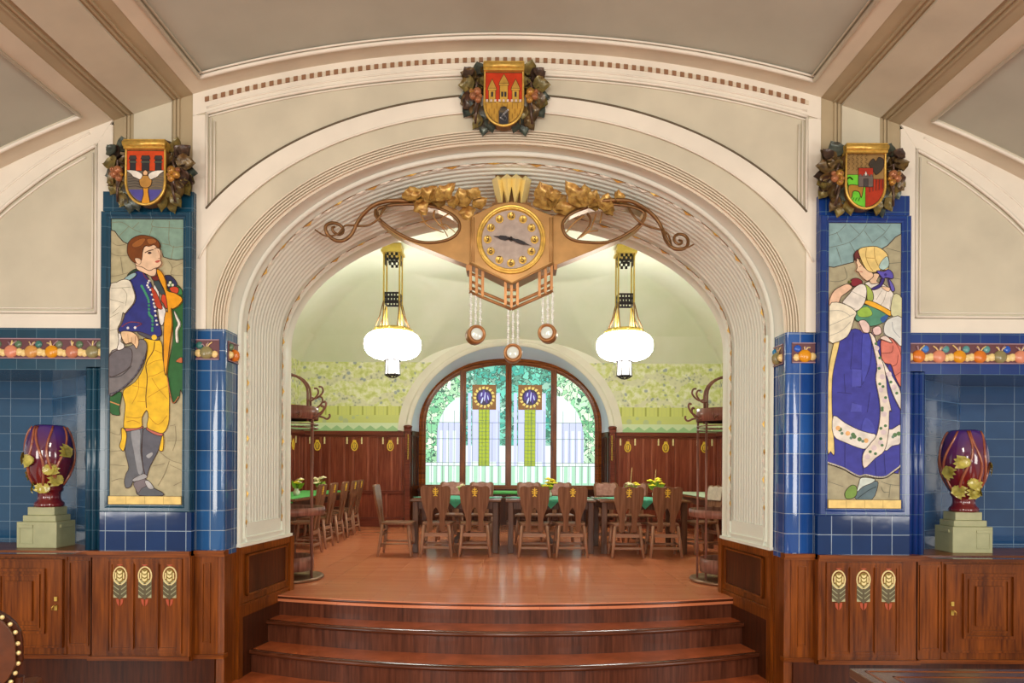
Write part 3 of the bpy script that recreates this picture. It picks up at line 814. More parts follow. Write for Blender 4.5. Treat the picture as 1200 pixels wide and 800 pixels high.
for s_, nm, oth in ((-1, 'left', 'man'), (1, 'right', 'woman')):
    # panelling below the mosaic and round the pier
    t = thing('wood_panelling', 'oak panelling with three flower inlays under the %s mosaic, wrapping the arch corner' % ('boy' if s_ < 0 else 'girl'), 'panelling', (s_*2.5, YW, 0))
    mb = MB()
    yp = YW-0.075
    mb.box(s_*2.20, s_*2.90, yp, YW+0.05, 0.215, 0.955, 0)
    mb.box(s_*2.04, s_*2.20, YW-0.02, YW+0.05, 0.215, 0.955, 0)
    plan = [(2.24, YW+0.16), (2.06, YW-0.02), (2.0, YW+0.0), (2.0, 5.09), (1.885, 5.95), (2.05, 5.97), (2.2, 5.5)]
    mb.loft([[(s_*x, y, z) for x, y in plan] for z in (0.0, 0.975)], 0, sm=False, closed=True)
    mb.add([(s_*x, y, 0.975) for x, y in plan], [tuple(range(len(plan)))], 0)
    mb.build('body', [M['woodv'], M['woodd']], t)
    mb = MB()
    z0, z1 = 0.30, 0.905
    rect_mould(mb, s_*2.265, s_*2.795, z0-0.03, z1+0.03, yp, 0.018, 0.012)
    for a in (2.44, 2.615): mb.box(s_*(a-0.012), s_*(a+0.012), yp-0.014, yp, z0, z1)
    rect_mould(mb, s_*2.27, s_*2.79, z0-0.02, z1+0.02, yp, 0.03, 0.007)
    mb.box(s_*2.205, s_*2.225, yp-0.012, yp, 0.22, 0.95)
    mb.build('frame_moulding', M['woodv'], t)
    mb = MB(); rect_mould(mb, s_*2.09, s_*2.15, 0.33, 0.90, YW-0.02, 0.008, 0.008); mb.build('narrow_panel', M['woodv'], t)
    mb = MB()
    for a, b, y in ((2.205, 2.92, yp), (1.985, 2.20, YW-0.02)):
        mb = MB(); mb.box(s_*a, s_*b, y-0.03, YW+0.03, 0.965, 0.99); mb.box(s_*a, s_*b, y-0.018, YW+0.03, 0.945, 0.966); mb.build('top_rail', M['woodh'], t)
        mb = MB(); mb.box(s_*a, s_*b, y-0.024, YW+0.03, 0.222, 0.25); mb.build('base_moulding', M['woodh'], t)
    mb = MB(); mb.box(s_*2.05, s_*2.93, yp+0.03, YW+0.05, 0.0, 0.222)
    mb.build('plinth', M['woodd'], t)
    for a in (2.353, 2.528, 2.703):
        mb = MB(); inlay_mb(mb, (s_*a, 0.815), yp-0.0005)
        mb.build('inlay', IM, t)
    # panel in the arch jamb
    o, u, n_ = nrm[s_]
    mb = MB()
    for z in (0.60, 0.90): mb.obox(o, u, n_, (0.12, 0.79), (z, z+0.014), (0, 0.018))
    for a in (0.12, 0.776): mb.obox(o, u, n_, (a, a+0.014), (0.60, 0.914), (0, 0.018))
    mb.obox(o, u, n_, (0.0, 0.87), (0.93, 0.985), (0, 0.02)); mb.obox(o, u, n_, (0.0, 0.87), (0.53, 0.548), (0, 0.016))
    mb.obox(o, u, n_, (0.83, 0.90), (0.30, 0.985), (-0.02, 0.024)); mb.obox(o, u, n_, (-0.01, 0.05), (0.0, 0.985), (-0.02, 0.014))
    mb.obox(o, u, n_, (0.05, 0.83), (0.45, 0.535), (-0.02, 0.008)); 
    mb.build('jamb_panel', M['woodv'], t)
    mb = MB(); mb.obox(o, u, n_, (0.05, 0.83), (0.0, 0.45), (-0.02, 0.006)); mb.build('jamb_base', M['woodd'], t)
    mb = MB(); mb.obox(o, u, n_, (0.135, 0.776), (0.614, 0.90), (-0.02, 0.004)); mb.build('jamb_inner_panel', M['woodd'], t)

    # cabinet beneath the niche
    t = thing('niche_cabinet', 'low oak cabinet with panelled door under the %s vase' % ('niche holding the left' if s_ < 0 else 'niche holding the right'), 'cabinet', (s_*3.6, YW, 0))
    yc = YW-0.035
    mb = MB()
    mb.box(s_*2.935, s_*5.2, yc, YW+0.4, 0.215, 0.955)
    mb.build('body', M['woodv'], t)
    mb = MB(); mb.box(s_*2.935, s_*5.2, yc+0.03, YW+0.4, 0.0, 0.216); mb.build('plinth', M['woodd'], t)
    mb = MB()
    mb.box(s_*2.935, s_*5.2, yc-0.03, YW+0.42, 0.962, 0.987); mb.box(s_*2.935, s_*5.2, yc-0.018, YW, 0.942, 0.963); mb.build('top', M['woodh'], t)
    mb = MB(); mb.box(s_*2.935, s_*5.2, yc-0.022, YW, 0.222, 0.248); mb.build('base_moulding', M['woodh'], t)
    mb = MB()
    rect_mould(mb, s_*2.945, s_*3.095, 0.31, 0.915, yc, 0.016, 0.009)
    mb.build('narrow_panel', M['woodv'], t); mb = MB(); rect_mould(mb, s_*4.0, s_*4.5, 0.31, 0.915, yc, 0.016, 0.009); mb.build('wide_panel', M['woodv'], t); mb = MB()
    for x in (3.10, 3.71): mb.box(s_*x, s_*(x+0.03), yc-0.008, yc, 0.25, 0.942)
    mb.build('frame_moulding', M['woodv'], t)
    d = MB()
    x0, x1 = (3.12, 3.70)
    d.box(s_*x0, s_*x1, yc-0.02, yc, 0.30, 0.925)
    rect_mould(d, s_*(x0+0.12), s_*(x1-0.09), 0.40, 0.86, yc-0.02, 0.02, 0.016); rect_mould(d, s_*(x0+0.16), s_*(x1-0.13), 0.44, 0.82, yc-0.02, 0.016, 0.009)
    d.box(s_*(x0+0.21), s_*(x1-0.18), yc-0.034, yc-0.02, 0.49, 0.77)
    rect_mould(d, s_*x0, s_*x1, 0.30, 0.925, yc-0.02, 0.014, 0.007)
    dr = d.build('door', M['woodv'], t)
    mb = MB(); xk = x0+0.045
    mb.box(s_*(xk-0.010), s_*(xk+0.010), yc-0.03, yc-0.02, 0.565, 0.60); mb.build('keyhole_plate', M['brass'], dr, org=(s_*3.6, YW, 0)); mb = MB(); mb.box(s_*(xk-0.010), s_*(xk+0.010), yc-0.03, yc-0.02, 0.63, 0.66)
    mb.build('keyhole_plate', M['brass'], dr, org=(s_*3.6, YW, 0)); mb = MB()
    mb.tube([(s_*xk, yc-0.03, 0.60), (s_*xk, yc-0.05, 0.60), (s_*(xk+0.012), yc-0.048, 0.59), (s_*(xk+0.012), yc-0.046, 0.57)], 0.0045, 6)
    hd = mb.build('handle', M['gold'], dr, org=(s_*3.6, YW, 0))
    mb = MB()
    for z in (0.40, 0.78): mb.lathe([(0.008, 0), (0.008, 0.06)], (s_*(x1+0.006), yc-0.018, z), 8)
    mb.build('hinge', M['brass'], dr, org=(s_*3.6, YW, 0))

# ================================================================== MOSAICS
def parse(txt, bases):
    out = []; b = None; nums = []
    for tok in txt.split():
        if tok in bases: b = bases[tok]; continue
        nums.append(float(tok))
        if len(nums) == 2:
            out.append((b[0]+nums[0]/6.667, b[1]+nums[1]/6.667)); nums = []
    return out
class Pic:
    """layered glazed-tile picture; works in photograph pixels of the wall plane, mapped to the panel"""
    def __init__(s, rect, X0, X1, Z0, Z1, y, bases):
        s.r = rect; s.X = (X0, X1); s.Z = (Z0, Z1); s.y = y; s.mb = MB(); s.mats = []; s.idx = {}; s.k = 0; s.bases = bases
    def mi(s, c, rough=0.3):
        if c not in s.idx:
            s.idx[c] = len(s.mats); s.mats.append(plain('glazed_tile', c, 0.5, var=0.14, nscale=16, spec=0.25))
        return s.idx[c]
    def map(s, p):
        u = (p[0]-s.r[0])/(s.r[2]-s.r[0]); v = (p[1]-s.r[1])/(s.r[3]-s.r[1])
        u = min(1, max(0, u)); v = min(1, max(0, v))
        return (s.X[0]+u*(s.X[1]-s.X[0]), s.Z[1]+v*(s.Z[0]-s.Z[1]))
    def poly(s, txt, c, sm=True, line=0.0045, lc=(60,36,26)):
        pts = parse(txt, s.bases) if isinstance(txt, str) else txt
        if sm and len(pts) > 3: pts = [(p.x, p.y) for p in smooth_closed([(p[0], p[1], 0) for p in pts], 3)]
        q = []
        for p in map(s.map, pts):
            if not q or (p[0]-q[-1][0])**2+(p[1]-q[-1][1])**2 > 1e-6: q.append(p)
        if len(q) > 2 and (q[0][0]-q[-1][0])**2+(q[0][1]-q[-1][1])**2 < 1e-6: q.pop()
        s.k += 1; d = 0.0008+0.00014*s.k
        s.mb.prism(q, lambda u, v, e: (u, s.y-d+e, v), 0.0, d, mi=s.mi(c), back=False)
        if line: s.stroke_w(q+[q[0]], line, lc, d+0.00006)
        return s
    def stroke_w(s, q, w_, c, d):
        m = s.mi(c)
        for a, b in zip(q[:-1], q[1:]):
            dx, dz = b[0]-a[0], b[1]-a[1]; l = sqrt(dx*dx+dz*dz)
            if l < 1e-5: continue
            nx_, nz_ = -dz/l*w_/2, dx/l*w_/2; ex, ez = dx/l*w_*0.3, dz/l*w_*0.3
            y = s.y-d
            s.mb.add([(a[0]+nx_-ex, y, a[1]+nz_-ez), (b[0]+nx_+ex, y, b[1]+nz_+ez), (b[0]-nx_+ex, y, b[1]-nz_+ez), (a[0]-nx_-ex, y, a[1]-nz_-ez)], [(0,1,2,3)], m)
    def line(s, txt, c=(70,50,40), w_=0.004, sm=True):
        pts = parse(txt, s.bases) if isinstance(txt, str) else txt
        if sm and len(pts) > 2: pts = [(p.x, p.y) for p in smooth_open([(p[0], p[1], 0) for p in pts], 4)]
        s.k += 1; s.stroke_w([s.map(p) for p in pts], w_, c, 0.0008+0.00014*s.k)
    def dots(s, txt, c, r=1.3, n=1):
        for p in parse(txt, s.bases):
            s.poly([(p[0]+r*cos(2*pi*i/8), p[1]+r*sin(2*pi*i/8)) for i in range(8)], c, False, 0)
    def along(s, txt, c, n, r, line=0):
        pts = parse(txt, s.bases); cv = smooth_open([(p[0], p[1], 0) for p in pts], 20)
        for i in range(n):
            p = cv[int(i*(len(cv)-1)/max(1, n-1))]
            s.poly([(p.x+r*cos(2*pi*j/8), p.y+r*sin(2*pi*j/8)) for j in range(8)], c, False, line)
def border(t, s_, K, x0, x1, z0, z1):
    mb = MB(); xo0, xo1, zo0, zo1 = 2.212, 2.852, 1.262, 3.378
    y0 = YW-0.085
    def strip(a, b):   # a, b: (x,z,y) loops of 4
        vs = [(s_*p[0], p[2], p[1]) for p in a+b]
        mb.add(vs, [(i, (i+1) % 4, 4+(i+1) % 4, 4+i) for i in range(4)])
    L = lambda e, y: [(xo0+e, zo0+e, y), (xo1-e, zo0+e, y), (xo1-e, zo1-e, y), (xo0+e, zo1-e, y)]
    i4 = lambda e, y: [(x0-e, z0-e, y), (x1+e, z0-e, y), (x1+e, z1+e, y), (x0-e, z1+e, y)]
    strip(L(0, YW-0.05), L(0, y0+0.01)); strip(L(0, y0+0.01), L(0.008, y0)); strip(L(0.008, y0), i4(0.024, y0)); strip(i4(0.024, y0), i4(0.012, y0+0.012)); strip(i4(0.012, y0+0.012), i4(0, y0+0.014)); strip(i4(0, y0+0.014), i4(0, YW-0.05))
    mb.build('border', M['frame'+K], t)
    return y0
X0, X1, Z0, Z1 = 2.274, 2.787, 1.316, 3.329
# --- boy
t = thing('tile_mosaic', 'glazed tile mosaic of a boy in yellow breeches and blue waistcoat holding a hat', 'mosaic', (-2.53, YW, 1.3))
border(t, -1, 'L', X0, X1, Z0, Z1)
Bm = {'A': (120,250), 'B': (120,360), 'C': (120,480)}
p = Pic((134.5,259.5,218.5,590.5), -X1, -X0, Z0, Z1, YW-0.062, Bm)
BG = (186,178,142)
p.poly("A 95 65 655 65 C 655 740 95 740", BG, False, 0)
p.poly("A 95 60 655 60 655 372 600 380 545 370 500 356 480 300 400 240 290 230 235 262 190 240 150 195 125 160 90 150", (134,166,150), False, 0.006)
for l in ("A 95 95 180 90 260 140 330 170", "A 310 90 260 140", "A 235 120 160 195", "A 420 70 415 120 540 130 650 135", "A 415 120 390 200", "A 545 80 550 265 650 272", "A 580 270 560 370", "A 480 250 550 265", "A 95 330 150 350 235 345", "A 170 360 180 420 190 490", "A 95 510 160 500 230 480", "A 540 390 570 440 560 490 650 500", "A 570 440 650 400", "A 110 250 150 270 210 260",
          "C 540 245 650 240", "C 600 130 605 240 580 320", "C 480 330 560 390 650 420", "C 555 400 520 500 470 590", "C 430 440 520 420", "C 560 430 650 470", "C 110 560 170 540 220 545", "C 100 330 200 320", "C 100 430 220 440", "C 590 590 650 560", "C 560 130 600 120", "C 100 180 170 200 180 150"):
    p.line(l, (134,124,96), 0.003)
GC = (44,104,52)
p.poly("A 225 505 260 465 300 450 330 470 300 500", (40,70,50))
p.poly("A 520 520 560 500 600 560 640 600 660 660 660 800 B 660 640 640 650 630 710 590 755 565 680 545 560 540 480 575 300 580 200 560 40 A 560 760 540 640", GC)
p.poly("A 510 510 550 500 590 530 610 575 560 600 540 600", (44,48,88))
p.poly("A 540 550 565 540 580 580 600 590 640 600 650 650 600 640 560 590", (60,130,70)); p.poly("A 550 600 590 585 620 600 615 635 580 640", (214,74,42)); p.dots("A 555 555 575 575 545 575", (226,224,200), 1.6)
p.poly("B 95 690 185 670 180 740 170 800 C 170 50 95 25", GC); p.line("B 100 745 170 770", (214,150,90), 0.008)
p.poly("C 350 190 385 145 500 190 480 300 410 440 380 520 350 400", (96,98,110)); p.poly("C 390 140 430 168 505 188 500 208 440 195 380 158", (206,112,96))
p.poly("C 220 155 340 140 350 190 340 330 370 520 400 560 440 610 500 640 505 668 330 668 300 620 280 560 262 600 225 610 212 560 225 500 245 450 215 320 225 230", (100,104,112))
p.poly("C 262 175 330 165 330 320 352 470 320 500 285 330", (150,154,160), True, 0); p.poly("C 285 570 370 540 410 580 350 610 320 650 300 620", (124,116,122), True, 0.003); p.poly("C 280 540 360 500 385 530 290 560", (170,172,176), True, 0.003)
p.poly("C 380 360 420 335 430 350 400 380", (170,172,176), True, 0); p.poly("C 370 560 400 555 440 610 400 615", (186,188,190), True, 0.003)
p.poly("C 220 150 340 132 342 150 225 174", (206,112,96))
YC = (246,200,40)
p.poly("B 355 255 420 265 480 270 500 320 505 420 540 560 555 700 C 555 0 550 110 510 185 440 170 385 140 395 60 380 10 345 70 340 140 225 150 205 130 215 0 B 215 760 200 660 290 590 350 490 380 380 380 300", YC)
p.line("B 440 280 430 350 375 450 385 560 375 700 380 790", (90,50,20), 0.006)
for l in ("B 380 465 440 430 500 420", "B 390 550 440 540 520 500", "B 420 560 470 640 540 720", "B 390 710 470 660 540 620", "B 270 620 380 640", "B 320 550 315 660 270 760", "B 310 740 380 745", "C 225 100 280 90 330 110", "C 225 60 300 70 345 60", "C 400 60 470 120 540 50", "B 430 340 500 370"):
    p.line(l, (190,130,20), 0.003)
p.poly("C 190 150 215 160 230 210 210 320 185 310 175 280 190 230", YC); p.poly("C 505 200 515 240 508 320 480 315 490 260", YC)
p.poly("B 310 205 400 215 470 240 470 268 420 265 340 235", (84,84,96)); 
VB = (46,52,132)
p.poly("A 300 470 345 475 380 510 410 560 425 610 450 700 455 800 B 480 150 495 215 475 240 430 240 330 205 260 205 190 212 162 190 190 140 220 50 A 225 790 245 765 285 715 295 660 275 600 255 550 235 530 270 490", VB)
p.line("B 190 165 250 130 340 140 300 165", (150,60,50), 0.006); p.dots("B 235 175 290 173", (232,232,236), 1.6); p.dots("B 438 246", (248,206,60), 3.2)
p.poly("A 440 560 470 620 480 700 520 760 525 800 B 520 100 500 155 478 130 462 20 A 455 760 430 640", (236,234,228))
p.poly("A 410 600 445 620 478 690 500 760 450 740", (196,66,36)); p.poly("A 430 545 470 540 510 620 525 655 490 650 455 600", (58,74,80)); p.poly("A 505 645 545 690 535 760 510 725 490 690", (206,70,34))
p.poly("A 410 500 450 488 480 510 470 538 430 542", (120,40,34)); p.line("A 345 475 370 520 400 540", (150,60,50), 0.006)
p.along("A 340 585 370 640 395 700 400 800 B 425 100 425 195", (64,150,112), 22, 1.5, 0.0)
p.along("A 398 545 385 580 408 615 430 690 440 740 B 445 15 450 80 462 150", (238,240,242), 15, 1.35, 0.0015)
p.poly("A 205 535 265 490 300 487 290 515 240 545", (150,186,190))
p.poly("A 455 460 490 470 525 540 540 620 600 640 658 685 620 740 580 762 B 570 30 578 150 560 300 548 420 532 540 515 440 515 150 530 50 A 545 780 525 640 480 540", (238,164,20))
p.poly("B 590 40 620 90 642 145 620 200 625 280 608 280 603 190 622 145 605 100", (236,236,226), True, 0.003)
p.poly("B 610 430 650 400 660 440 630 440", (200,110,60), True, 0.002); p.line("B 545 560 565 680 590 755 630 705", (200,120,70), 0.006)
p.poly("A 95 620 150 560 210 535 255 550 275 600 293 665 280 720 240 770 215 800 B 200 60 185 130 160 185 175 260 165 330 130 355 95 372", (232,228,208))
for l in ("A 110 605 200 600 260 595", "A 190 600 230 650 220 740", "A 95 690 160 705 210 720", "B 100 100 170 60", "B 95 200 160 185", "A 120 800 180 740"): p.line(l, (150,146,120), 0.003)
HG = (122,118,120)
p.poly("B 95 390 190 330 270 312 340 262 382 290 382 360 340 480 260 590 170 660 95 688", HG); p.poly("B 95 400 180 340 250 330 275 370 260 470 180 530 95 548", (108,104,110)); p.line("B 95 560 190 545 270 470", (70,66,70), 0.006); p.line("B 95 690 180 655 300 540 370 400", (92,90,104), 0.01)
p.poly("B 165 218 192 232 187 280 208 300 212 330 182 347 158 342 172 280", (238,236,228))
p.poly("B 190 205 262 205 310 235 325 290 308 338 290 310 262 290 222 300 195 255", (240,204,160)); p.line("B 300 240 295 300", (150,90,60), 0.003); p.line("B 270 250 270 292", (150,90,60), 0.003); p.line("B 240 225 245 290", (170,110,80), 0.002)
SK = (238,204,170)
p.poly("A 300 430 345 420 420 450 455 450 452 500 420 512 370 490 312 462", SK)
p.poly("A 365 285 400 275 440 265 465 290 485 305 492 345 487 380 497 410 475 440 440 452 400 468 345 440 302 428 288 395 310 372 340 390 350 330", SK)
p.poly("A 232 310 240 255 280 215 340 195 410 205 460 230 482 270 470 298 440 270 400 282 370 277 352 312 345 382 325 395 300 412 265 390 240 350", (122,66,24)); p.poly("A 270 265 330 225 372 225 340 275 285 290", (160,98,44), True, 0.002); p.poly("A 385 225 440 225 455 250 400 265", (164,100,48), True, 0.002)
p.poly("A 292 375 325 375 340 395 330 420 305 410", SK, True, 0.003)
p.line("A 370 330 400 315 432 308", (70,36,20), 0.006); p.poly("A 388 332 405 322 420 332 404 342", (60,40,40), True, 0); p.line("A 442 300 462 292", (70,36,20), 0.004); p.poly("A 446 398 480 385 484 396 462 408", (190,90,76), True, 0); p.line("A 468 310 488 365 470 375", (170,110,80), 0.003)
p.poly("C 90 672 660 672 660 745 90 745", (244,216,136), False, 0.003)
for x in (235, 378, 522): p.line("C %d 672 %d 740" % (x, x), (190,160,90), 0.003)
p.mb.build('picture', p.mats, t, fix=False)
# --- girl
t = thing('tile_mosaic', 'glazed tile mosaic of a girl in a blue skirt and yellow headscarf', 'mosaic', (2.53, YW, 1.3))
border(t, 1, 'R', X0, X1, Z0, Z1)
p = Pic((966,265,1049.5,595), X0, X1, Z0, Z1, YW-0.062, {'D': (950,255), 'E': (950,365), 'F': (950,480)})
p.poly("D 105 70 665 70 F 665 770 105 770", (176,170,140), False, 0)
p.poly("D 105 65 665 65 665 150 620 175 560 240 510 270 450 255 380 265 310 300 300 370 220 390 150 410 105 405", (142,176,178), False, 0.006)
for l in ("D 105 165 180 140 240 80", "D 170 140 210 220", "D 105 260 260 220 350 150 400 80", "D 270 80 340 150", "D 380 125 440 210", "D 440 220 530 150 580 80", "D 480 80 540 130", "D 170 260 210 380", "D 270 220 310 290", "D 530 170 560 200", "D 230 410 250 490 180 520 110 515", "D 550 260 660 290", "D 570 380 660 370", "D 600 490 660 500", "F 110 560 230 600", "F 520 560 580 580 660 590", "F 590 585 580 680", "F 520 600 540 640 580 640"):
    p.line(l, (104,110,96), 0.003)
W1 = (236,232,222); P1 = (224,208,212)
p.poly("F 330 640 400 590 480 555 495 590 450 698 330 698", (98,122,132)); p.line("F 340 690 420 630 480 600", (60,76,84), 0.006); p.poly("F 245 640 290 590 330 600 332 660 300 690 250 690", (124,160,74)); p.poly("F 370 530 470 540 450 570 380 600 335 640 350 570", (216,230,222))
SB = (62,64,164)
p.poly("E 290 155 350 160 400 190 450 180 480 250 510 240 600 420 665 600 F 668 440 600 490 550 525 480 520 400 515 350 520 290 490 240 460 180 440 105 415 105 340 140 200 E 130 790 140 560 165 300 200 240", SB)
for l, c in (("E 300 180 290 330 280 460", 1), ("E 370 200 370 460 360 600", 1), ("E 280 460 370 460", 1), ("E 290 590 360 600", 1), ("E 440 250 430 430 370 580", 1), ("E 180 640 290 650", 1), ("E 290 720 360 740", 1), ("E 230 500 240 640", 1), ("E 430 640 410 790", 1), ("F 240 250 240 460", 1), ("F 375 310 380 510", 1), ("F 470 400 480 520", 1), ("F 540 350 550 500", 1)):
    p.line(l, (44,44,120), 0.0045)
p.poly("E 290 460 365 465 360 590 290 600", (78,82,186), False, 0); p.poly("E 290 720 365 740 365 790 280 790", (80,84,188), False, 0); p.poly("E 370 200 430 220 420 420 370 560", (72,78,184), True, 0); p.poly("F 390 70 450 110 460 180 370 170", (74,80,186), True, 0)
p.line("F 105 418 180 442 240 465 290 495 350 522 400 512 480 528 550 525 600 492 668 440", (60,40,30), 0.016); p.line("F 105 414 180 438 240 461 290 491 350 518 400 508 480 524 550 521 600 488 668 436", (238,232,214), 0.010)
p.poly("E 160 240 195 245 155 430 138 560 140 800 F 160 340 130 330 105 310 E 105 560 130 350", (240,216,140))
p.poly("F 150 55 240 110 340 160 420 185 475 200 460 250 430 280 380 310 240 260 150 205", W1); p.poly("F 560 320 600 285 672 258 672 122 600 155 570 168 540 300", W1)
for q in ("F 200 160", "F 310 215", "F 350 235", "F 620 200", "F 650 190", "F 300 200"): p.dots(q, (90,130,84), 2.6)
for q in ("F 260 190", "F 400 245", "F 185 150"): p.dots(q, (236,184,120), 2.8)
p.dots("F 215 190 285 225 375 250 605 215", (110,140,120), 1.8)
p.poly("E 510 240 560 220 620 230 670 285 672 590 620 520 590 430 560 420 520 400 510 330", (222,128,112))
for l in ("E 515 340 590 330 600 280", "E 590 440 630 420 640 350", "E 620 510 670 480", "E 600 230 650 310 670 400", "E 570 420 560 460 590 480"): p.line(l, (120,50,40), 0.004)
p.poly("E 490 350 540 420 600 520 670 650 670 775 600 650 550 500 500 400", W1)
p.poly("E 420 180 462 220 490 330 530 430 550 540 560 640 590 780 F 575 20 570 180 540 320 470 380 385 458 375 350 430 270 480 200 505 60 E 500 700 470 540 480 430 440 250", (238,228,214))
for q in ("E 475 300 500 440 520 520 510 620 540 700 570 500 610 600", "F 535 40 530 180 510 260 460 300 410 370"): p.dots(q, P1, 3.2)
for q in ("E 470 265 500 375 495 455 525 595 500 575 545 680 520 760 585 560 630 645", "F 520 10 545 130 510 150 510 230 520 280 430 330 470 345"): p.dots(q, (84,128,84), 1.7)
p.poly("D 320 750 380 700 500 745 570 785 E 560 60 510 110 450 130 400 130 320 90 308 60", (86,150,122)); p.poly("D 330 745 400 715 440 770 400 795 335 790", (158,200,80), True, 0.002); p.poly("E 500 70 560 40 550 75 520 105", (56,100,170), True, 0)
p.poly("D 380 540 440 520 520 540 580 590 612 640 600 700 580 762 430 672 430 600", W1)
for l in ("D 545 600 520 680 480 720", "D 510 590 470 660", "D 580 640 570 730"): p.line(l, (150,146,130), 0.003)
p.poly("D 380 545 420 570 445 620 440 670 400 668 395 600", (168,190,92)); p.poly("D 385 668 440 675 530 720 587 757 570 787 500 745 380 692", (244,184,52))
p.poly("D 600 620 665 650 665 800 580 775", (212,214,170)); p.poly("E 555 80 665 65 668 282 600 230 540 200 525 150", (222,228,224)); p.line("E 590 100 600 160 650 220", (150,160,170), 0.004)
p.poly("D 415 500 450 460 490 470 470 520 500 530 430 540", SK); p.poly("D 510 560 570 570 560 600 520 580", SK, True, 0.003)
p.poly("D 305 340 330 350 345 380 380 420 430 450 445 482 402 518 370 500 345 475 330 450 310 440 322 410 310 370", SK); p.line("D 335 410 352 402", (80,50,40), 0.004); p.line("D 340 445 360 450", (190,90,80), 0.005)
p.poly("D 298 312 330 280 348 345 320 342 312 370", (108,48,48))
p.poly("D 330 280 380 258 470 255 540 300 562 360 552 430 500 430 490 442 440 452 400 440 370 400 340 330", (242,216,138)); p.poly("D 550 330 562 400 520 432 485 412 510 360", (176,210,206), True, 0.003)
for l in ("D 390 265 385 330 410 400 440 440", "D 450 260 455 340 480 400", "D 385 340 450 345"): p.line(l, (170,130,60), 0.004)
p.poly("D 510 490 530 505 505 560 452 588 428 577 490 540", (58,46,130)); p.poly("D 560 500 592 540 608 588 585 597 570 550", (104,96,190)); p.poly("D 468 440 520 445 560 430 592 460 592 500 540 492 520 502 500 482", (92,84,180)); p.dots("D 535 470", (58,46,130), 1.8)
p.poly("D 255 545 282 570 240 610 200 640 175 690 110 712 115 650 150 590 220 550", (240,202,172)); p.poly("D 280 505 320 498 357 520 350 545 290 562 272 535", (134,40,52)); p.dots("D 265 525", (110,120,60), 1.6)
p.poly("D 350 542 385 560 392 620 370 700 310 750 205 700 260 620 300 570", W1); p.poly("D 100 715 200 690 310 752 302 800 E 300 70 270 170 220 232 100 250", (236,230,206))
for l in ("D 110 750 200 750 270 790", "E 110 130 200 90 300 40", "E 110 210 200 170 270 100", "D 280 600 380 650", "D 215 690 305 735"): p.line(l, (150,150,140), 0.003)
p.poly("E 335 95 380 88 415 130 412 180 370 180 350 140", (240,214,206)); p.poly("E 440 150 490 133 507 180 480 202 450 195", (240,210,206)); p.poly("E 495 225 540 205 590 260 540 245", (244,226,214))
p.poly("F 100 700 670 700 670 775 100 775", (246,218,140), False, 0.003)
for x in (245, 385, 525): p.line("F %d 700 %d 770" % (x, x), (190,160,90), 0.003)
p.mb.build('picture', p.mats, t, fix=False)

# ================================================================== COATS OF ARMS
def leaf_mesh(L, W, cup=0.3, lob=0.05, fr=9.0, curl=0.25, nu=12, nv=6, seed=0):
    r = random.Random(seed); vs = []; fs = []
    ph = r.uniform(0, 3)
    for i in range(nu+1):
        t = i/nu; wd = W*(sin(pi*min(1, t**0.75)))*(1+lob*sin(fr*t*2+ph))+0.004*W
        for j in range(nv+1):
            q = j/nv*2-1
            z = cup*W*(q*q-0.4)*sin(pi*t) + curl*L*(t-0.4)**2 + (0.05*W if j == nv//2 else 0) + 0.05*W*sin(14*t+4*q)
            vs.append((q*wd, t*L, z))
    for i in range(nu):
        for j in range(nv):
            a = i*(nv+1)+j; fs.append((a, a+1, a+nv+2, a+nv+1))
    return vs, fs
def add_leaf(mb, base, ang, tilt, L, W, y_front=-1, mi=0, roll=0.0, **k):
    """leaf rooted at base (x,y,z), pointing at angle ang in the wall plane, tilted off the wall"""
    vs, fs = leaf_mesh(L, W, **k)
    R = Matrix.Rotation(ang-pi/2, 4, Vector((0,-1,0))) @ Matrix.Rotation(pi/2, 4, 'X') @ Matrix.Rotation(tilt, 4, 'X') @ Matrix.Rotation(roll, 4, 'Y')
    n = len(vs); th = 0.006
    top = [R @ Vector(v) + Vector(base) for v in vs]; bot = [R @ (Vector(v)-Vector((0,0,th))) + Vector(base) for v in vs]
    mb.add(top, fs, mi, True); mb.add(bot, [f[::-1] for f in fs], mi, True)
LM = [plain('leaf_bronze', (122,98,52), 0.38, 0.35, var=0.5, nscale=22, coat=0.2, rgb2=(64,48,34)), plain('leaf_olive', (140,122,62), 0.38, 0.3, var=0.5, nscale=22, coat=0.2, rgb2=(76,70,40)),
      plain('leaf_teal', (82,92,80), 0.38, 0.3, var=0.5, nscale=22, coat=0.2, rgb2=(48,54,52)), plain('leaf_brown', (92,70,54), 0.38, 0.35, var=0.5, nscale=22, coat=0.2, rgb2=(48,36,34))]
FRM = [plain('gilt_fruit', (206,154,70), 0.3, 0.4, var=.3, nscale=20), plain('ruddy_fruit', (190,126,86), 0.3, 0.3, var=.3, nscale=20)]
def shield_pts(w_, h_, n=18):
    pts = [(-w_, 0), (w_, 0), (w_, -h_*0.62)]
    for i in range(1, n): 
        a = pi*i/n; pts.append((w_*cos(a), -h_*0.62-h_*0.38*sin(a)))
    return pts+[(-w_, -h_*0.62)]
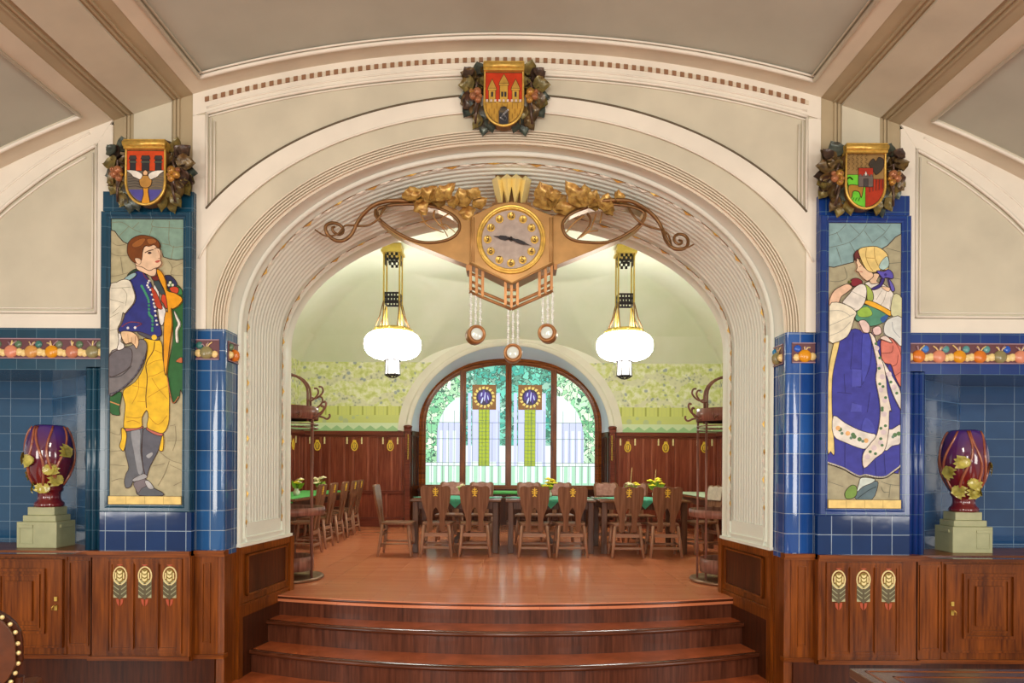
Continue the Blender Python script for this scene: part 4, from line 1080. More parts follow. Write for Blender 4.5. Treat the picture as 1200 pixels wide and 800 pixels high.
def coat(cx, cz, y, label, kind, seed):
    t = thing('coat_of_arms', label, 'coat of arms', (cx, y, cz))
    r = random.Random(seed); W_, H_ = 0.135, 0.405
    O = lambda x, z, d=0.0: (cx+x, y-d, cz+z)
    mb = MB()
    sh = shield_pts(W_, H_)
    mb.prism(sh, lambda u, v, d: O(u, v+H_/2, 0.075-d), 0.0, 0.075)
    mb.build('shield', M['bronzed'], t)
    mb = MB()
    mb.tube([O(u, v+H_/2, 0.078) for u, v in sh], 0.009, 8, True)
    mb.box(cx-W_-0.006, cx+W_+0.006, y-0.10, y-0.02, cz+H_/2-0.03, cz+H_/2+0.035)
    mb.lathe([(0.022, -W_-0.008), (0.022, W_+0.008)], O(0, H_/2+0.005, 0.095), 12, ax='x')
    mb.build('scroll_rim', M['gold'], t)
    pic = Pic((-W_, -H_/2, W_, H_/2), cx-W_, cx+W_, cz-H_/2, cz+H_/2, y-0.0755, {})
    pic.map = lambda q: (cx+q[0], cz+q[1])
    G = (204,164,70); D = (52,52,56); RD = (204,66,30)
    R_ = lambda x0, x1, z0, z1, c, l=0.003: pic.poly([(x0,z0),(x1,z0),(x1,z1),(x0,z1)], c, False, l)
    bot = [(u*0.95, v*0.97+H_/2) for u, v in sh]
    def lower(c, zt): pic.poly([(-W_*0.95, zt)]+[q for q in bot[3:] if q[1] < zt][::-1]+[(W_*0.95, zt)], c, False, 0.003)
    zt = H_/2-0.035
    if kind == 'castle':
        R_(-W_*.95, W_*.95, -0.06, zt, (196,58,24)); lower((196,152,62), -0.03)
        for x, w2, h in ((-0.082, 0.024, 0.09), (0.0, 0.028, 0.125), (0.082, 0.024, 0.09)):
            R_(x-w2, x+w2, -0.04, h-0.03, G); R_(x-w2-0.006, x+w2+0.006, h-0.045, h-0.03, G)
            pic.poly([(x-w2-0.006, h-0.03), (x+w2+0.006, h-0.03), (x+w2*.7, h), (x, h+0.035), (x-w2*.7, h)], (190,150,66), False, 0.003)
            for q in ((-.011, .011) if w2 > .025 else (0,)): R_(x+q-0.007, x+q+0.007, 0.0, 0.035, D, 0.001)
        for i in range(9): R_(-0.125+0.029*i, -0.109+0.029*i, -0.036, -0.018, (228,206,190), 0.001)
        for i in range(7):
            for j in range(4): pic.line([(-0.12+0.036*i+0.018*(j%2), -0.05-0.035*j), (-0.12+0.036*i+0.018*(j%2), -0.085-0.035*j)], (140,100,40), 0.003)
        pic.poly([(-0.036,-0.2),(0.036,-0.2),(0.036,-0.105),(0.02,-0.075),(0,-0.068),(-0.02,-0.075),(-0.036,-0.105)], D, False, 0.005, (150,110,40))
        for i in range(4): pic.line([(-0.03, -0.09-0.008*i), (0.03, -0.09-0.008*i)], (150,130,90), 0.002)
        pic.line([(-0.02,-0.15),(0.0,-0.125),(0.03,-0.095)], (200,200,204), 0.012); pic.line([(-0.02,-0.15),(0.005,-0.165),(0.015,-0.15),(0.0,-0.125)], (190,190,196), 0.010)
    elif kind == 'angel':
        R_(-W_*.95, W_*.95, 0.02, zt, (214,78,34)); lower((112,104,92), 0.03)
        pic.poly([(-W_*.93,-0.1),(W_*.93,-0.1)]+[(u*.93, v*0.95+H_/2) for u, v in sh[3:-1] if v*0.95+H_/2 < -0.1], (86,82,160), False, 0)
        for x, w2 in ((-0.088, 0.02), (0.0, 0.026), (0.088, 0.022)):
            R_(x-w2, x+w2, 0.03, 0.11, D); pic.poly([(x-w2-.008,0.11),(x+w2+.008,0.11),(x+w2,0.135),(x-w2,0.135)], (64,62,62), False, 0.002); R_(x-w2-.006, x+w2+.006, 0.085, 0.095, (84,96,84), 0.001)
        for i in range(5): pic.line([(-0.12,-0.01-0.018*i),(-0.07,-0.004-0.018*i),(-0.03,-0.014-0.018*i)], (74,66,58), 0.004); pic.line([(0.12,-0.01-0.018*i),(0.07,-0.004-0.018*i),(0.03,-0.014-0.018*i)], (150,130,90), 0.004)
        pic.poly([(-0.026,-0.2),(0.03,-0.2),(0.02,-0.12),(0.02,-0.06),(-0.018,-0.06),(-0.012,-0.13)], (222,156,48))
        pic.poly([(-0.042,-0.03),(-0.02,-0.005),(0.02,-0.005),(0.044,-0.035),(0.036,-0.075),(0.0,-0.09),(-0.034,-0.075)], (188,140,70))
        pic.poly([(-0.012,0.0),(0.012,0.0),(0.016,0.02),(0.0,0.034),(-0.016,0.02)], (230,186,140))
        for q in (-1, 1): pic.poly([(q*0.02,0.0),(q*0.05,0.024),(q*0.09,0.032),(q*0.13,0.03),(q*0.1,0.008),(q*0.085,-0.01),(q*0.06,-0.022),(q*0.035,-0.03)], (236,232,220), True, 0.003)
    else:
        R_(-W_*.95, W_*.95, 0.0, zt, (150,120,72)); lower((176,56,30), 0.0)
        pic.poly([(-W_*.93, 0.03), (0, 0.03), (0, -0.215)]+[(u*.95, v*0.97+H_/2) for u, v in sh if u < -0.001 and v*0.97+H_/2 < -0.06], (110,206,56), False, 0.003)
        for i in range(5):
            for j in range(4): pic.line([(-0.125+0.03*i, 0.06+0.03*j),(-0.11+0.03*i, 0.075+0.03*j),(-0.125+0.03*i, 0.085+0.03*j)], (96,72,44), 0.003)
        pic.poly([(0.02,0.1),(0.05,0.14),(0.07,0.12),(0.09,0.15),(0.125,0.13),(0.12,0.08),(0.1,0.05),(0.07,0.03),(0.05,0.06)], (64,58,50)); 
        pic.poly([(-0.12,-0.06),(-0.10,-0.04),(-0.05,-0.045),(-0.015,-0.04),(-0.02,-0.09),(-0.03,-0.13),(-0.045,-0.09),(-0.085,-0.085),(-0.095,-0.13),(-0.11,-0.125)], (172,128,50)); pic.line([(-0.12,-0.05),(-0.13,-0.01),(-0.11,0.01),(-0.09,-0.005)], (60,90,30), 0.009)
        for i in range(4): pic.line([(-0.11+0.02*i,-0.15),(-0.10+0.02*i,-0.13)], (60,120,40), 0.005)
        for i in range(5): pic.line([(0.03+0.022*i, 0.0),(0.028+0.022*i,-0.09+0.006*i)], (112,52,44), 0.006)
        R_(-0.05, 0.05, 0.02, 0.075, (178,54,34)); R_(-0.05, 0.05, -0.055, 0.02, (108,98,92)); R_(-0.016, 0.016, -0.055, 0.0, (70,66,66)); pic.poly([(-0.012,0.022),(0.012,0.022),(0.0,0.055)], (238,234,226), False, 0.001)
        for i in range(4): R_(-0.045+0.025*i, -0.03+0.025*i, 0.018, 0.03, (108,98,92), 0.001)
    pic.mb.build('shield_relief', pic.mats, t, fix=False)
    # leaves and fruit
    for q in (-1, 1):
        spec = [(0.175,0.17,2.0,0.12,0.05,3),(0.19,0.17,1.2,0.13,0.055,1),(0.22,0.14,0.55,0.13,0.055,3),(0.23,0.10,0.1,0.13,0.055,0),(0.23,0.05,-0.15,0.13,0.055,2),(0.22,0.02,-0.5,0.13,0.055,3),
                (0.21,0.08,0.9,0.12,0.05,3),(0.19,0.06,1.7,0.11,0.045,0),(0.25,-0.01,-1.0,0.12,0.05,1),(0.22,-0.02,-1.35,0.13,0.05,0),(0.265,0.06,-1.45,0.13,0.05,3),(0.17,-0.05,-1.7,0.11,0.042,1),
                (0.16,-0.13,-1.35,0.115,0.042,1),(0.19,-0.11,-0.95,0.11,0.04,0),(0.135,-0.12,-1.75,0.12,0.042,1),(0.255,0.15,0.9,0.09,0.045,2),(0.275,0.0,-0.3,0.07,0.045,0)]
        for i, (dx, dz, a, L_, w2, mi) in enumerate(spec):
            mb = MB()
            ang_ = a if q > 0 else pi-a
            add_leaf(mb, O(q*(dx-0.03), dz, 0.03+0.012*(i % 4)), ang_+r.uniform(-.15,.15), -0.25-r.uniform(0,0.3), L_, w2, curl=0.5, seed=seed*100+i, roll=r.uniform(-.3,.3))
            mb.build('leaf', LM[(mi+r.randrange(2)) % 4], t, fix=False)
        mb = MB()
        for dx, dz, rr_ in ((0.185,0.03,0.03),(0.215,0.0,0.026),(0.18,-0.025,0.024),(0.225,0.035,0.017),(0.165,0.0,0.016)):
            mb.ball(O(q*dx, dz, 0.085), rr_, 12, r.randrange(2)); mb.ball(O(q*dx, dz-0.004, 0.085+rr_), 0.007, 6, 1)
        mb.build('fruit_cluster', FRM, t)
        mb = MB()
        for dz in (0.1, -0.02, -0.1): mb.tube([O(q*0.15, 0.08, 0.05), O(q*0.19, dz, 0.085), O(q*0.2, dz-0.08, 0.06)], 0.009, 6)
        mb.build('stem', LM[3], t)
coat(-0.021, 4.178, YW-0.035, 'carved coat of arms with a gold castle on red, above the arch', 'castle', 1)
coat(-2.485, 3.590, YW-0.1, 'carved coat of arms with a white-winged angel, over the boy mosaic', 'angel', 2)
coat(2.475, 3.590, YW-0.1, 'carved coat of arms with green and red fields, over the girl mosaic', 'quarters', 3)

# ================================================================== VASES
M['vase'] = None
m, nt, bs = newmat('oxblood_glaze')
tc = uvmap(nt, kind='Object'); sx = nt.nodes.new('ShaderNodeSeparateXYZ'); nt.links.new(tc.outputs[0], sx.inputs[0])
n = noise(nt, tc.outputs[0], 5, 3)
f = math_(nt, 'MULTIPLY_ADD', n.outputs[0], 0.3, sx.outputs[2])
c = ramp(nt, f, [(0.36, (104,20,24)), (0.56, (92,30,60)), (0.74, (72,50,128))])
nt.links.new(c, bs.inputs['Base Color']); bs.inputs['Roughness'].default_value = 0.07; bs.inputs['Coat Weight'].default_value = 0.8
M['vase'] = m
M['vine'] = plain('vine_glaze', (176,108,72), 0.15, var=0.3, nscale=14, coat=0.4, rgb2=(130,60,50))
M['vleaf'] = plain('leaf_glaze', (206,194,96), 0.2, var=0.35, nscale=20, coat=0.4, rgb2=(150,140,60))
M['ped'] = plain('pale_green_ceramic', (170,172,130), 0.4, var=0.08, nscale=12, bmp=0.05, coat=0.15)
VPROF = [(.114,0),(.120,.012),(.114,.03),(.096,.045),(.088,.065),(.090,.105),(.104,.118),(.110,.13),(.106,.142),(.116,.16),(.136,.195),(.157,.235),(.176,.29),(.188,.34),(.191,.375),(.188,.42),(.179,.473),(.165,.52),(.149,.56),(.13,.588),(.110,.602),(.098,.600),(.09,.575),(.10,.5)]
def vr(z):
    for (r0, z0), (r1, z1) in zip(VPROF[:20], VPROF[1:21]):
        if z0 <= z <= z1 and z1 > z0: return r0+(r1-r0)*(z-z0)/(z1-z0)
    return 0.1
for s_, nm in ((-1, 'left'), (1, 'right')):
    px0, px1, py0 = 3.25, 3.54, 4.95
    t = thing('vase_pedestal', 'stepped pale green plinth on the wood ledge in the %s niche' % nm, 'pedestal', (s_*3.395, 5.08, ZL))
    mb = MB()
    mb.box(s_*px0, s_*px1, py0, py0+0.215, ZL, ZL+0.19); mb.box(s_*(px0+.022), s_*(px1-.028), py0+.022, py0+.193, ZL+.19, ZL+.235); mb.box(s_*(px0+.04), s_*(px1-.054), py0+.035, py0+.18, ZL+.235, ZL+.295)
    mb.build('body', M['ped'], t, bevel=0.004)
    mb = MB(); mb.box(s_*(px0+.17), s_*(px1-.015), py0-.007, py0+.01, ZL+.145, ZL+.168); mb.box(s_*(px0-.007), s_*(px0+.01), py0+.04, py0+.17, ZL+.145, ZL+.168)
    rect_mould(mb, s_*(px0+.17), s_*(px1-.02), ZL+.03, ZL+.15, py0, .006, .003)
    mb.build('ridge', M['ped'], t, bevel=0.003)
    cx, cy, cz = s_*3.40, 5.06, ZL+0.295
    if s_ < 0: cx = -3.378
    t = thing('ceramic_vase', 'oxblood and purple glazed vase with yellow leaves in the %s niche' % nm, 'vase', (cx, cy, cz))
    mb = MB(); mb.lathe([(r*.82, z) for r, z in VPROF], (cx, cy, cz), 48)
    mb.build('body', M['vase'], t)
    def on(a, z, o=0.0): r_ = vr(z)*.82+o; return Vector((cx+r_*cos(a), cy+r_*sin(a), cz+z))
    rv = random.Random(5 if s_ < 0 else 8)
    for i in range(9):
        a0 = -pi/2 + (i-4)*0.62 + rv.uniform(-.1,.1); pts = []
        for j in range(14):
            q = j/13; z = 0.16+0.43*q; pts.append(on(a0+0.28*sin(q*4+i*1.7)+0.1*q, z, 0.002))
        mb = MB(); mb.tube(pts, [0.010-0.003*abs(j/13-.3) for j in range(14)], 6); mb.build('vine', M['vine'], t)
    L = ([(-1.75,.34),(-1.05,.27),(-1.25,.135),(-2.95,.36),(-.2,.40),(-2.6,.15),(-.5,.20),(-3.3,.25)] if s_ < 0 else [(-2.1,.36),(-1.75,.21),(-1.3,.14),(-2.6,.16),(-.3,.33),(-2.9,.3),(-.6,.15),(0.2,.24)])
    for i, (a, z) in enumerate(L):
        mb = MB(); n1 = on(a, z, .004); nn = Vector((cos(a), sin(a), 0.1)).normalized(); tg = Vector((-sin(a), cos(a), 0)); up = nn.cross(tg)
        rot = rv.uniform(-.6,.6)+(0 if i % 2 else 3.14); e1 = tg*cos(rot)+up*sin(rot); e2 = -tg*sin(rot)+up*cos(rot)
        for lb in (-0.75, -0.3, 0.15, 0.6):
            vs, fs = leaf_mesh(0.112, 0.034, cup=.3, lob=.12, curl=.1, nu=8, nv=4, seed=i)
            d1 = e1*cos(lb)+e2*sin(lb); d2 = -e1*sin(lb)+e2*cos(lb)
            mb.add([n1+nn*(0.010+v[2])+d1*(v[1]-.035)+d2*v[0]-nn*(3.0*(v[1]-.035)**2) for v in vs], fs, 0, True)
        mb.build('leaf', M['vleaf'], t, fix=False)
# ================================================================== CLOCK
YC_ = 5.26
def K(b, x, y, sc=5.0, dy=0.0):
    X, Z = P(b[0]+x/sc, b[1]+y/sc, YC_); return (X, YC_+dy, Z)
CA, CB, CC, CD = (360,190), (590,190), (520,280), (540,200)
def kp(px, py): X, Z = P(px, py, YC_); return (X, Z)
ccx, ccz = kp(599, 284)
ck = thing('wall_clock', 'gilded clock with winged bracket, leaves and crown hung under the arch', 'clock', (ccx, YC_, ccz))
M['clockface'] = plain('grey_dial', (176,160,150), 0.45, 0.2, var=0.12, nscale=20)
M['copper'] = plain('copper', (176,124,76), 0.35, 0.45, var=0.12, nscale=14)
def front(y): return lambda u, v, d: (u, y+d, v)
# body
hexa = [kp(*q) for q in ((552,257),(566,250),(580,243),(599,239.5),(618,243),(632,250),(648,256),(648,311),(600,335),(551,311))]
mb = MB(); mb.prism(hexa, front(YC_-0.06), 0, 0.22); mb.build('case', M['bronze'], ck, bevel=0.006)
mb = MB()
for q0, q1 in (((551,311),(600,335)), ((600,335),(648,311))):
    a, b = kp(*q0), kp(*q1); mb.tube([(a[0], YC_-0.065, a[1]), (b[0], YC_-0.065, b[1])], 0.008, 6)
for x in (553.5, 556, 644, 646.5):
    a, b = kp(x, 258), kp(x, 310); mb.tube([(a[0], YC_-0.062, a[1]), (b[0], YC_-0.062, b[1])], 0.004, 6)
mb.build('case_moulding', M['bronze'], ck)
mb = MB(); R0 = 0.226
mb.lathe([(R0*1.16, 0.05), (R0*1.16, -0.012), (R0*1.13, -0.02), (R0*1.10, -0.012), (R0*1.08, -0.012), (R0*1.05, -0.026), (R0*1.0, -0.02), (R0*0.985, 0.0), (R0*0.985, 0.02)], (ccx, YC_-0.065, ccz), 56, ax='y')
mb.build('dial_rim', M['gold'], ck)
mb = MB(); mb.lathe([(0.0001, -0.006), (R0*0.99, -0.006), (R0*0.99, 0.03)], (ccx, YC_-0.06, ccz), 48, ax='y', sm=False); mb.build('dial', M['clockface'], ck)
def text_pts(body, size):
    cu = bpy.data.curves.new('numeral_text', 'FONT'); cu.body = body; cu.size = size; cu.align_x = 'CENTER'; cu.align_y = 'CENTER'; cu.extrude = 0.004
    ob = bpy.data.objects.new('numeral_text', cu); COL.objects.link(ob)
    dg = bpy.context.evaluated_depsgraph_get(); me = bpy.data.meshes.new_from_object(ob.evaluated_get(dg))
    vs = [tuple(v.co) for v in me.vertices]; fs = [tuple(p.vertices) for p in me.polygons]
    bpy.data.objects.remove(ob); bpy.data.meshes.remove(me); bpy.data.curves.remove(cu); return vs, fs
for h in range(1, 13):
    a = radians(90-30*h); x, z = ccx+R0*0.79*cos(a), ccz+R0*0.79*sin(a)
    mb = MB(); mb.lathe([(0.0001, -0.004), (0.024, -0.004), (0.029, -0.007), (0.031, -0.003), (0.032, 0.004)], (x, YC_-0.066, z), 20, ax='y')
    vs, fs = text_pts(str(h), 0.058 if h < 10 else 0.048)
    mb.add([(x+v[0]*0.9, YC_-0.073-v[2], z+v[1]*1.1) for v in vs], fs, 1)
    mb.build('numeral', [M['gold'], plain('numeral_dark', (84,58,30), 0.4, 0.4)] if h == 1 else nummats, ck)
    if h == 1: nummats = [M['gold'], bpy.data.materials['numeral_dark']]
def hand(name, ang, L, w_, y):
    d = Vector((cos(ang), sin(ang))); n = Vector((-d.y, d.x)); O = Vector((ccx, ccz))
    pts = [O-d*0.03-n*w_*.4, O+d*L*.18-n*w_*.5, O+d*L*.3-n*w_, O+d*L*.62-n*w_*.8, O+d*L*.72-n*w_*.35, O+d*L, O+d*L*.72+n*w_*.35, O+d*L*.62+n*w_*.8, O+d*L*.3+n*w_, O+d*L*.18+n*w_*.5, O-d*0.03+n*w_*.4]
    mb = MB(); mb.prism([tuple(p) for p in pts], front(y), 0, 0.005); mb.build(name, M['iron'], ck)
hand('hour_hand', radians(171), 0.135, 0.017, YC_-0.084)
hand('minute_hand', radians(-19), 0.165, 0.014, YC_-0.092)
mb = MB(); mb.lathe([(0.0001,-0.02),(0.012,-0.018),(0.014,0.02)], (ccx, YC_-0.085, ccz), 12, ax='y'); mb.build('hand_hub', M['iron'], ck)
# crown of four faceted lozenges
mb = MB()
x0, zt = kp(578, 206); x1, zb = kp(621, 241)
n = 4
for i in range(n):
    xa = x0+(x1-x0)*(i-0.16)/n; xb = x0+(x1-x0)*(i+1.16)/n; xm = (xa+xb)/2; fan = (i-1.5)/1.5; xl = xm-fan*0.035
    w3 = (xb-xa)/2; ym = YC_-0.10+abs(fan)*0.05; yb_ = YC_+0.02
    zc = zt-0.075
    vs = [(xl, ym+0.03, zb), (xa, yb_, zc), (xm-w3*0.42, ym, zc+0.005), (xb, yb_, zc), (xm, ym+0.05, zt+0.012), (xm-w3*.9, ym+0.09, zt-0.02), (xm+w3*.9, ym+0.09, zt-0.02), (xm+w3*0.42, ym, zc+0.005)]
    vs = [(xl, ym+0.05, zb), (xa, ym+0.09, zt-0.015), (xm, ym-0.01, zt-0.055), (xb, ym+0.09, zt-0.015), (xm, ym+0.07, zt+0.012), (xm, ym+0.14, zb)]
    mb.add(vs, [(0,1,2),(0,2,3),(1,4,2),(2,4,3),(0,5,1),(0,3,5),(1,5,4),(3,4,5)], 0)
mb.build('crown', plain('crown_gilt', (250,232,160), 0.3, 0.1), ck, fix=False)
mb = MB(); a, b = kp(577, 242), kp(622, 238); mb.box(a[0], b[0], YC_-0.05, YC_+0.14, a[1]-0.02, a[1]+0.012)
c_, d_ = kp(580, 240), kp(618, 203); mb.box(c_[0], d_[0], YC_+0.06, YC_+0.14, c_[1], d_[1]+0.02)
mb.build('crown_base', M['bronzed'], ck)
# wings
def K2(b, pts, sc=5.0): return [P(b[0]+x/sc, b[1]+y/sc, YC_) for x, y in pts]
WL_o = K2(CA, [(955,320),(930,305),(880,280),(820,258),(760,240),(700,232),(640,230),(560,233),(500,240),(450,252),(410,268),(396,290),(400,320),(420,348),(450,375),(500,415),(560,450),(630,480),(700,508),(780,540),(860,572),(955,607)])
WL_h = K2(CA, [(412,288),(420,330),(460,368),(520,410),(590,447),(640,465),(690,473),(740,473),(790,466),(835,452),(870,430),(890,400),(893,370),(880,340),(850,312),(810,290),(760,270),(700,258),(640,250),(560,250),(500,255),(450,264),(425,272)])
WR_o = K2(CB, [(288,318),(330,300),(380,280),(440,260),(500,245),(560,235),(640,232),(720,240),(790,262),(830,285),(842,310),(830,345),(800,380),(750,415),(690,448),(620,478),(540,512),(460,545),(380,576),(288,612)])
WR_h = K2(CB, [(345,370),(350,400),(365,430),(395,452),(440,466),(500,472),(560,474),(620,468),(670,450),(720,422),(770,388),(810,350),(826,318),(815,292),(780,275),(720,258),(640,250),(560,254),(500,265),(440,285),(390,310),(358,340)])
for o_, h_ in ((WL_o, WL_h), (WR_o, WR_h)):
    mb = MB(); mb.prism(o_, front(YC_-0.01), 0, 0.12, [h_]); wg = mb.build('wing', M['bronze'], ck)
    mb = MB(); hh = smooth_closed([(p[0], p[1], 0) for p in h_], 3); mb.tube([(p.x, YC_-0.012, p.y) for p in hh], 0.012, 8, True)
    wl = mb.build('wing_rim', M['bronzed'], wg, org=(ccx, YC_, ccz))
# tendrils
TEN = [(CA, [(600,236),(500,240),(410,262),(340,310),(295,360),(260,420),(215,458),(170,464),(130,435),(118,395),(140,368),(175,362),(205,380),(210,410),(190,430),(165,422),(158,400),(168,388)], .017),
       (CA, [(468,262),(450,300),(425,345),(375,375),(320,378),(270,368),(225,372),(208,400),(190,432),(150,446),(105,438),(48,398)], .010),
       (CA, [(405,285),(408,330),(440,360)], .012),
       (CB, [(560,236),(660,236),(740,245),(800,268),(860,300),(910,350),(935,410),(950,470),(985,515),(1030,522),(1065,505),(1080,465),(1065,430),(1030,422),(1000,440),(992,470),(1010,492),(1035,485),(1042,465),(1028,455)], .017),
       (CB, [(730,275),(750,320),(790,365),(850,388),(920,400),(960,415),(975,450),(985,500),(1020,525),(1070,512),(1108,490)], .010),
       (CB, [(930,400),(945,450),(970,500)], .012),
       (CA, [(660,290),(680,340),(710,385),(770,410),(800,415)], .007), (CA, [(750,290),(745,330),(770,370),(800,400),(825,440)], .007), (CA, [(830,310),(790,345),(800,390),(825,410)], .006), (CA, [(770,375),(815,380),(870,425)], .006),
       (CB, [(490,310),(505,350),(490,400),(430,460)], .010), (CB, [(540,310),(520,370),(500,410),(440,455)], .007), (CB, [(575,300),(560,370),(570,345)], .006), (CB, [(550,408),(500,420),(450,455)], .006), (CB, [(470,320),(410,370),(365,425)], .008)]
for b, pts, r_ in TEN:
    q = smooth_open([K(b, x, y, 5.0, -0.025-0.03*sin(i*0.9)) for i, (x, y) in enumerate(pts)], 5)
    mb = MB(); mb.tube(q, [r_*(1-0.45*i/len(q)) for i in range(len(q))], 8); mb.build('tendril', M['bronzed'] if r_ > .008 else M['bronze'], ck)
# leaves
for b, x, y, a, L_, w2, tl in ((CA,640,250,1.9,.15,.075,-.5),(CA,690,250,0.9,.16,.07,-.3),(CA,650,240,-1.0,.13,.06,-.6),(CA,760,245,0.75,.20,.06,-.2),(CA,720,240,0.3,.16,.07,-.7),(CA,560,225,0.3,.15,.045,-.4),(CA,690,245,2.6,.13,.05,-.4),
        (CA,935,290,1.9,.18,.07,-.3),(CA,935,270,-1.4,.12,.06,-.7),(CA,970,280,0.6,.14,.05,-.4),(CA,900,255,2.9,.12,.05,-.5),(CA,960,240,1.1,.13,.06,-.5),
        (CB,275,310,1.9,.26,.10,-.3),(CB,260,290,0.7,.20,.07,-.5),(CB,280,300,0.25,.22,.05,-.3),(CB,240,220,0.3,.14,.05,-.4),
        (CB,480,290,2.2,.27,.075,-.25),(CB,480,285,1.6,.22,.07,-.5),(CB,490,290,1.15,.18,.06,-.4),(CB,480,270,0.2,.16,.05,-.4),(CB,575,310,1.3,.16,.06,-.3),(CB,580,320,0.75,.13,.05,-.6),(CB,640,225,0.2,.10,.05,-.5)):
    mb = MB(); add_leaf(mb, K(b, x, y, 5.0, -0.07), a, tl, L_, w2, curl=.5, cup=.45, lob=.13, fr=8, nu=16, nv=8, seed=x); mb.build('leaf', plain('leaf_gilt', (214,176,96), 0.34, 0.4, var=0.45, nscale=26, rgb2=(140,100,52)) if 'leaf_gilt' not in bpy.data.materials else bpy.data.materials['leaf_gilt'], ck, fix=False)
# lattice under the case
mb = MB()
for px0, sl in ((552,0.5),(559,0.5),(566,0.5)):
    a, b = kp(px0, 312+(px0-552)*sl), kp(px0, 342+(px0-552)*sl); mb.box(a[0]-.0105, a[0]+.0105, YC_-0.05, YC_-0.02, b[1], a[1]+.02)
for px0 in (632,639,646):
    a, b = kp(px0, 312+(646-px0)*.5), kp(px0, 342+(646-px0)*.5); mb.box(a[0]-.0105, a[0]+.0105, YC_-0.05, YC_-0.02, b[1], a[1]+.02)
for px0 in (592.5,599.5,606.5):
    a, b = kp(px0, 331), kp(px0, 362-abs(px0-599.5)*.4); mb.box(a[0]-.0105, a[0]+.0105, YC_-0.05, YC_-0.02, b[1], a[1]+.02)
def rail(q0, q1, r_=.0125):
    a, b = kp(*q0), kp(*q1); mb.tube([(a[0], YC_-0.035, a[1]), (b[0], YC_-0.035, b[1])], r_*1.2, 4)
for dz in (0, 5.5):
    rail((550.5,338+dz),(599.5,358+dz)); rail((599.5,358+dz),(647.5,337+dz))
for s0, s1 in (((552,322),(566,328)), ((552,331),(566,338)), ((632,328),(646,321)), ((632,338),(646,331)), ((592,341),(607,341)), ((592,349),(607,349))): rail(s0, s1, .011)
mb.build('lattice', M['copper'], ck)
mb = MB()
for q in ((548.5,316),(650.5,315)):
    a = kp(*q); mb.box(a[0]-.012, a[0]+.012, YC_-0.05, YC_+.12, a[1]-.02, a[1]+.025)
mb.build('lattice_bracket', M['copper'], ck)
# hanging lenses
M['bead'] = plain('crystal_bead', (236,240,236), 0.1, 0.0, spec=0.8)
M['lens'] = plain('lens_glass', (214,226,220), 0.08, 0.0, coat=0.8)
for px, py, tops, lab, yaw in ((557.5,393.5,((552,345),(558,347),(564,350)),'left',.28), (601,415,((593,364),(599,366),(605,364)),'middle',0.0), (641.5,392,((634,350),(640,347),(646,344)),'right',-.2)):
    cx, cz = kp(px, py); cy = YC_-0.035; R_ = 0.068
    t = thing('hanging_lens', 'round copper-rimmed glass lens on bead strings, %s one under the clock' % {'left':'leftmost', 'middle':'lowest and middle', 'right':'rightmost'}[lab], 'pendant', (cx, cy, cz), 'lens pendants under the clock', yaw)
    local(t); mb = MB()
    mb.lathe([(R_*.80,-.05),(R_*.86,-.06),(R_,-.055),(R_*1.06,-.03),(R_*1.0,.0),(R_*1.06,.04),(R_*.95,.055),(R_*.7,.06)], (0,0,0), 32, ax='y'); mb.build('rim', M['copper'], t)
    mb = MB(); mb.lathe([(0.0001,-.058),(R_*.5,-.055),(R_*.84,-.045)], (0,0,0), 32, ax='y'); mb.build('lens', M['lens'], t)
    for tx, ty in tops:
        a = kp(tx, ty); dx = (tx-tops[1][0])*0.0062; top = Vector((dx, 0, a[1]-cz)); bt = Vector((dx, 0, sqrt(max(0, R_**2-dx**2))))
        mb = MB(); L_ = top.z-bt.z; nb = int(L_/0.018)
        for i in range(nb): mb.ball((dx, 0, bt.z+L_*(i+.5)/nb), 0.0095 if i % 3 else 0.0125, 6)
        mb.tube([tuple(bt), tuple(top)], 0.0015, 4); mb.build('bead_string', M['bead'], t)

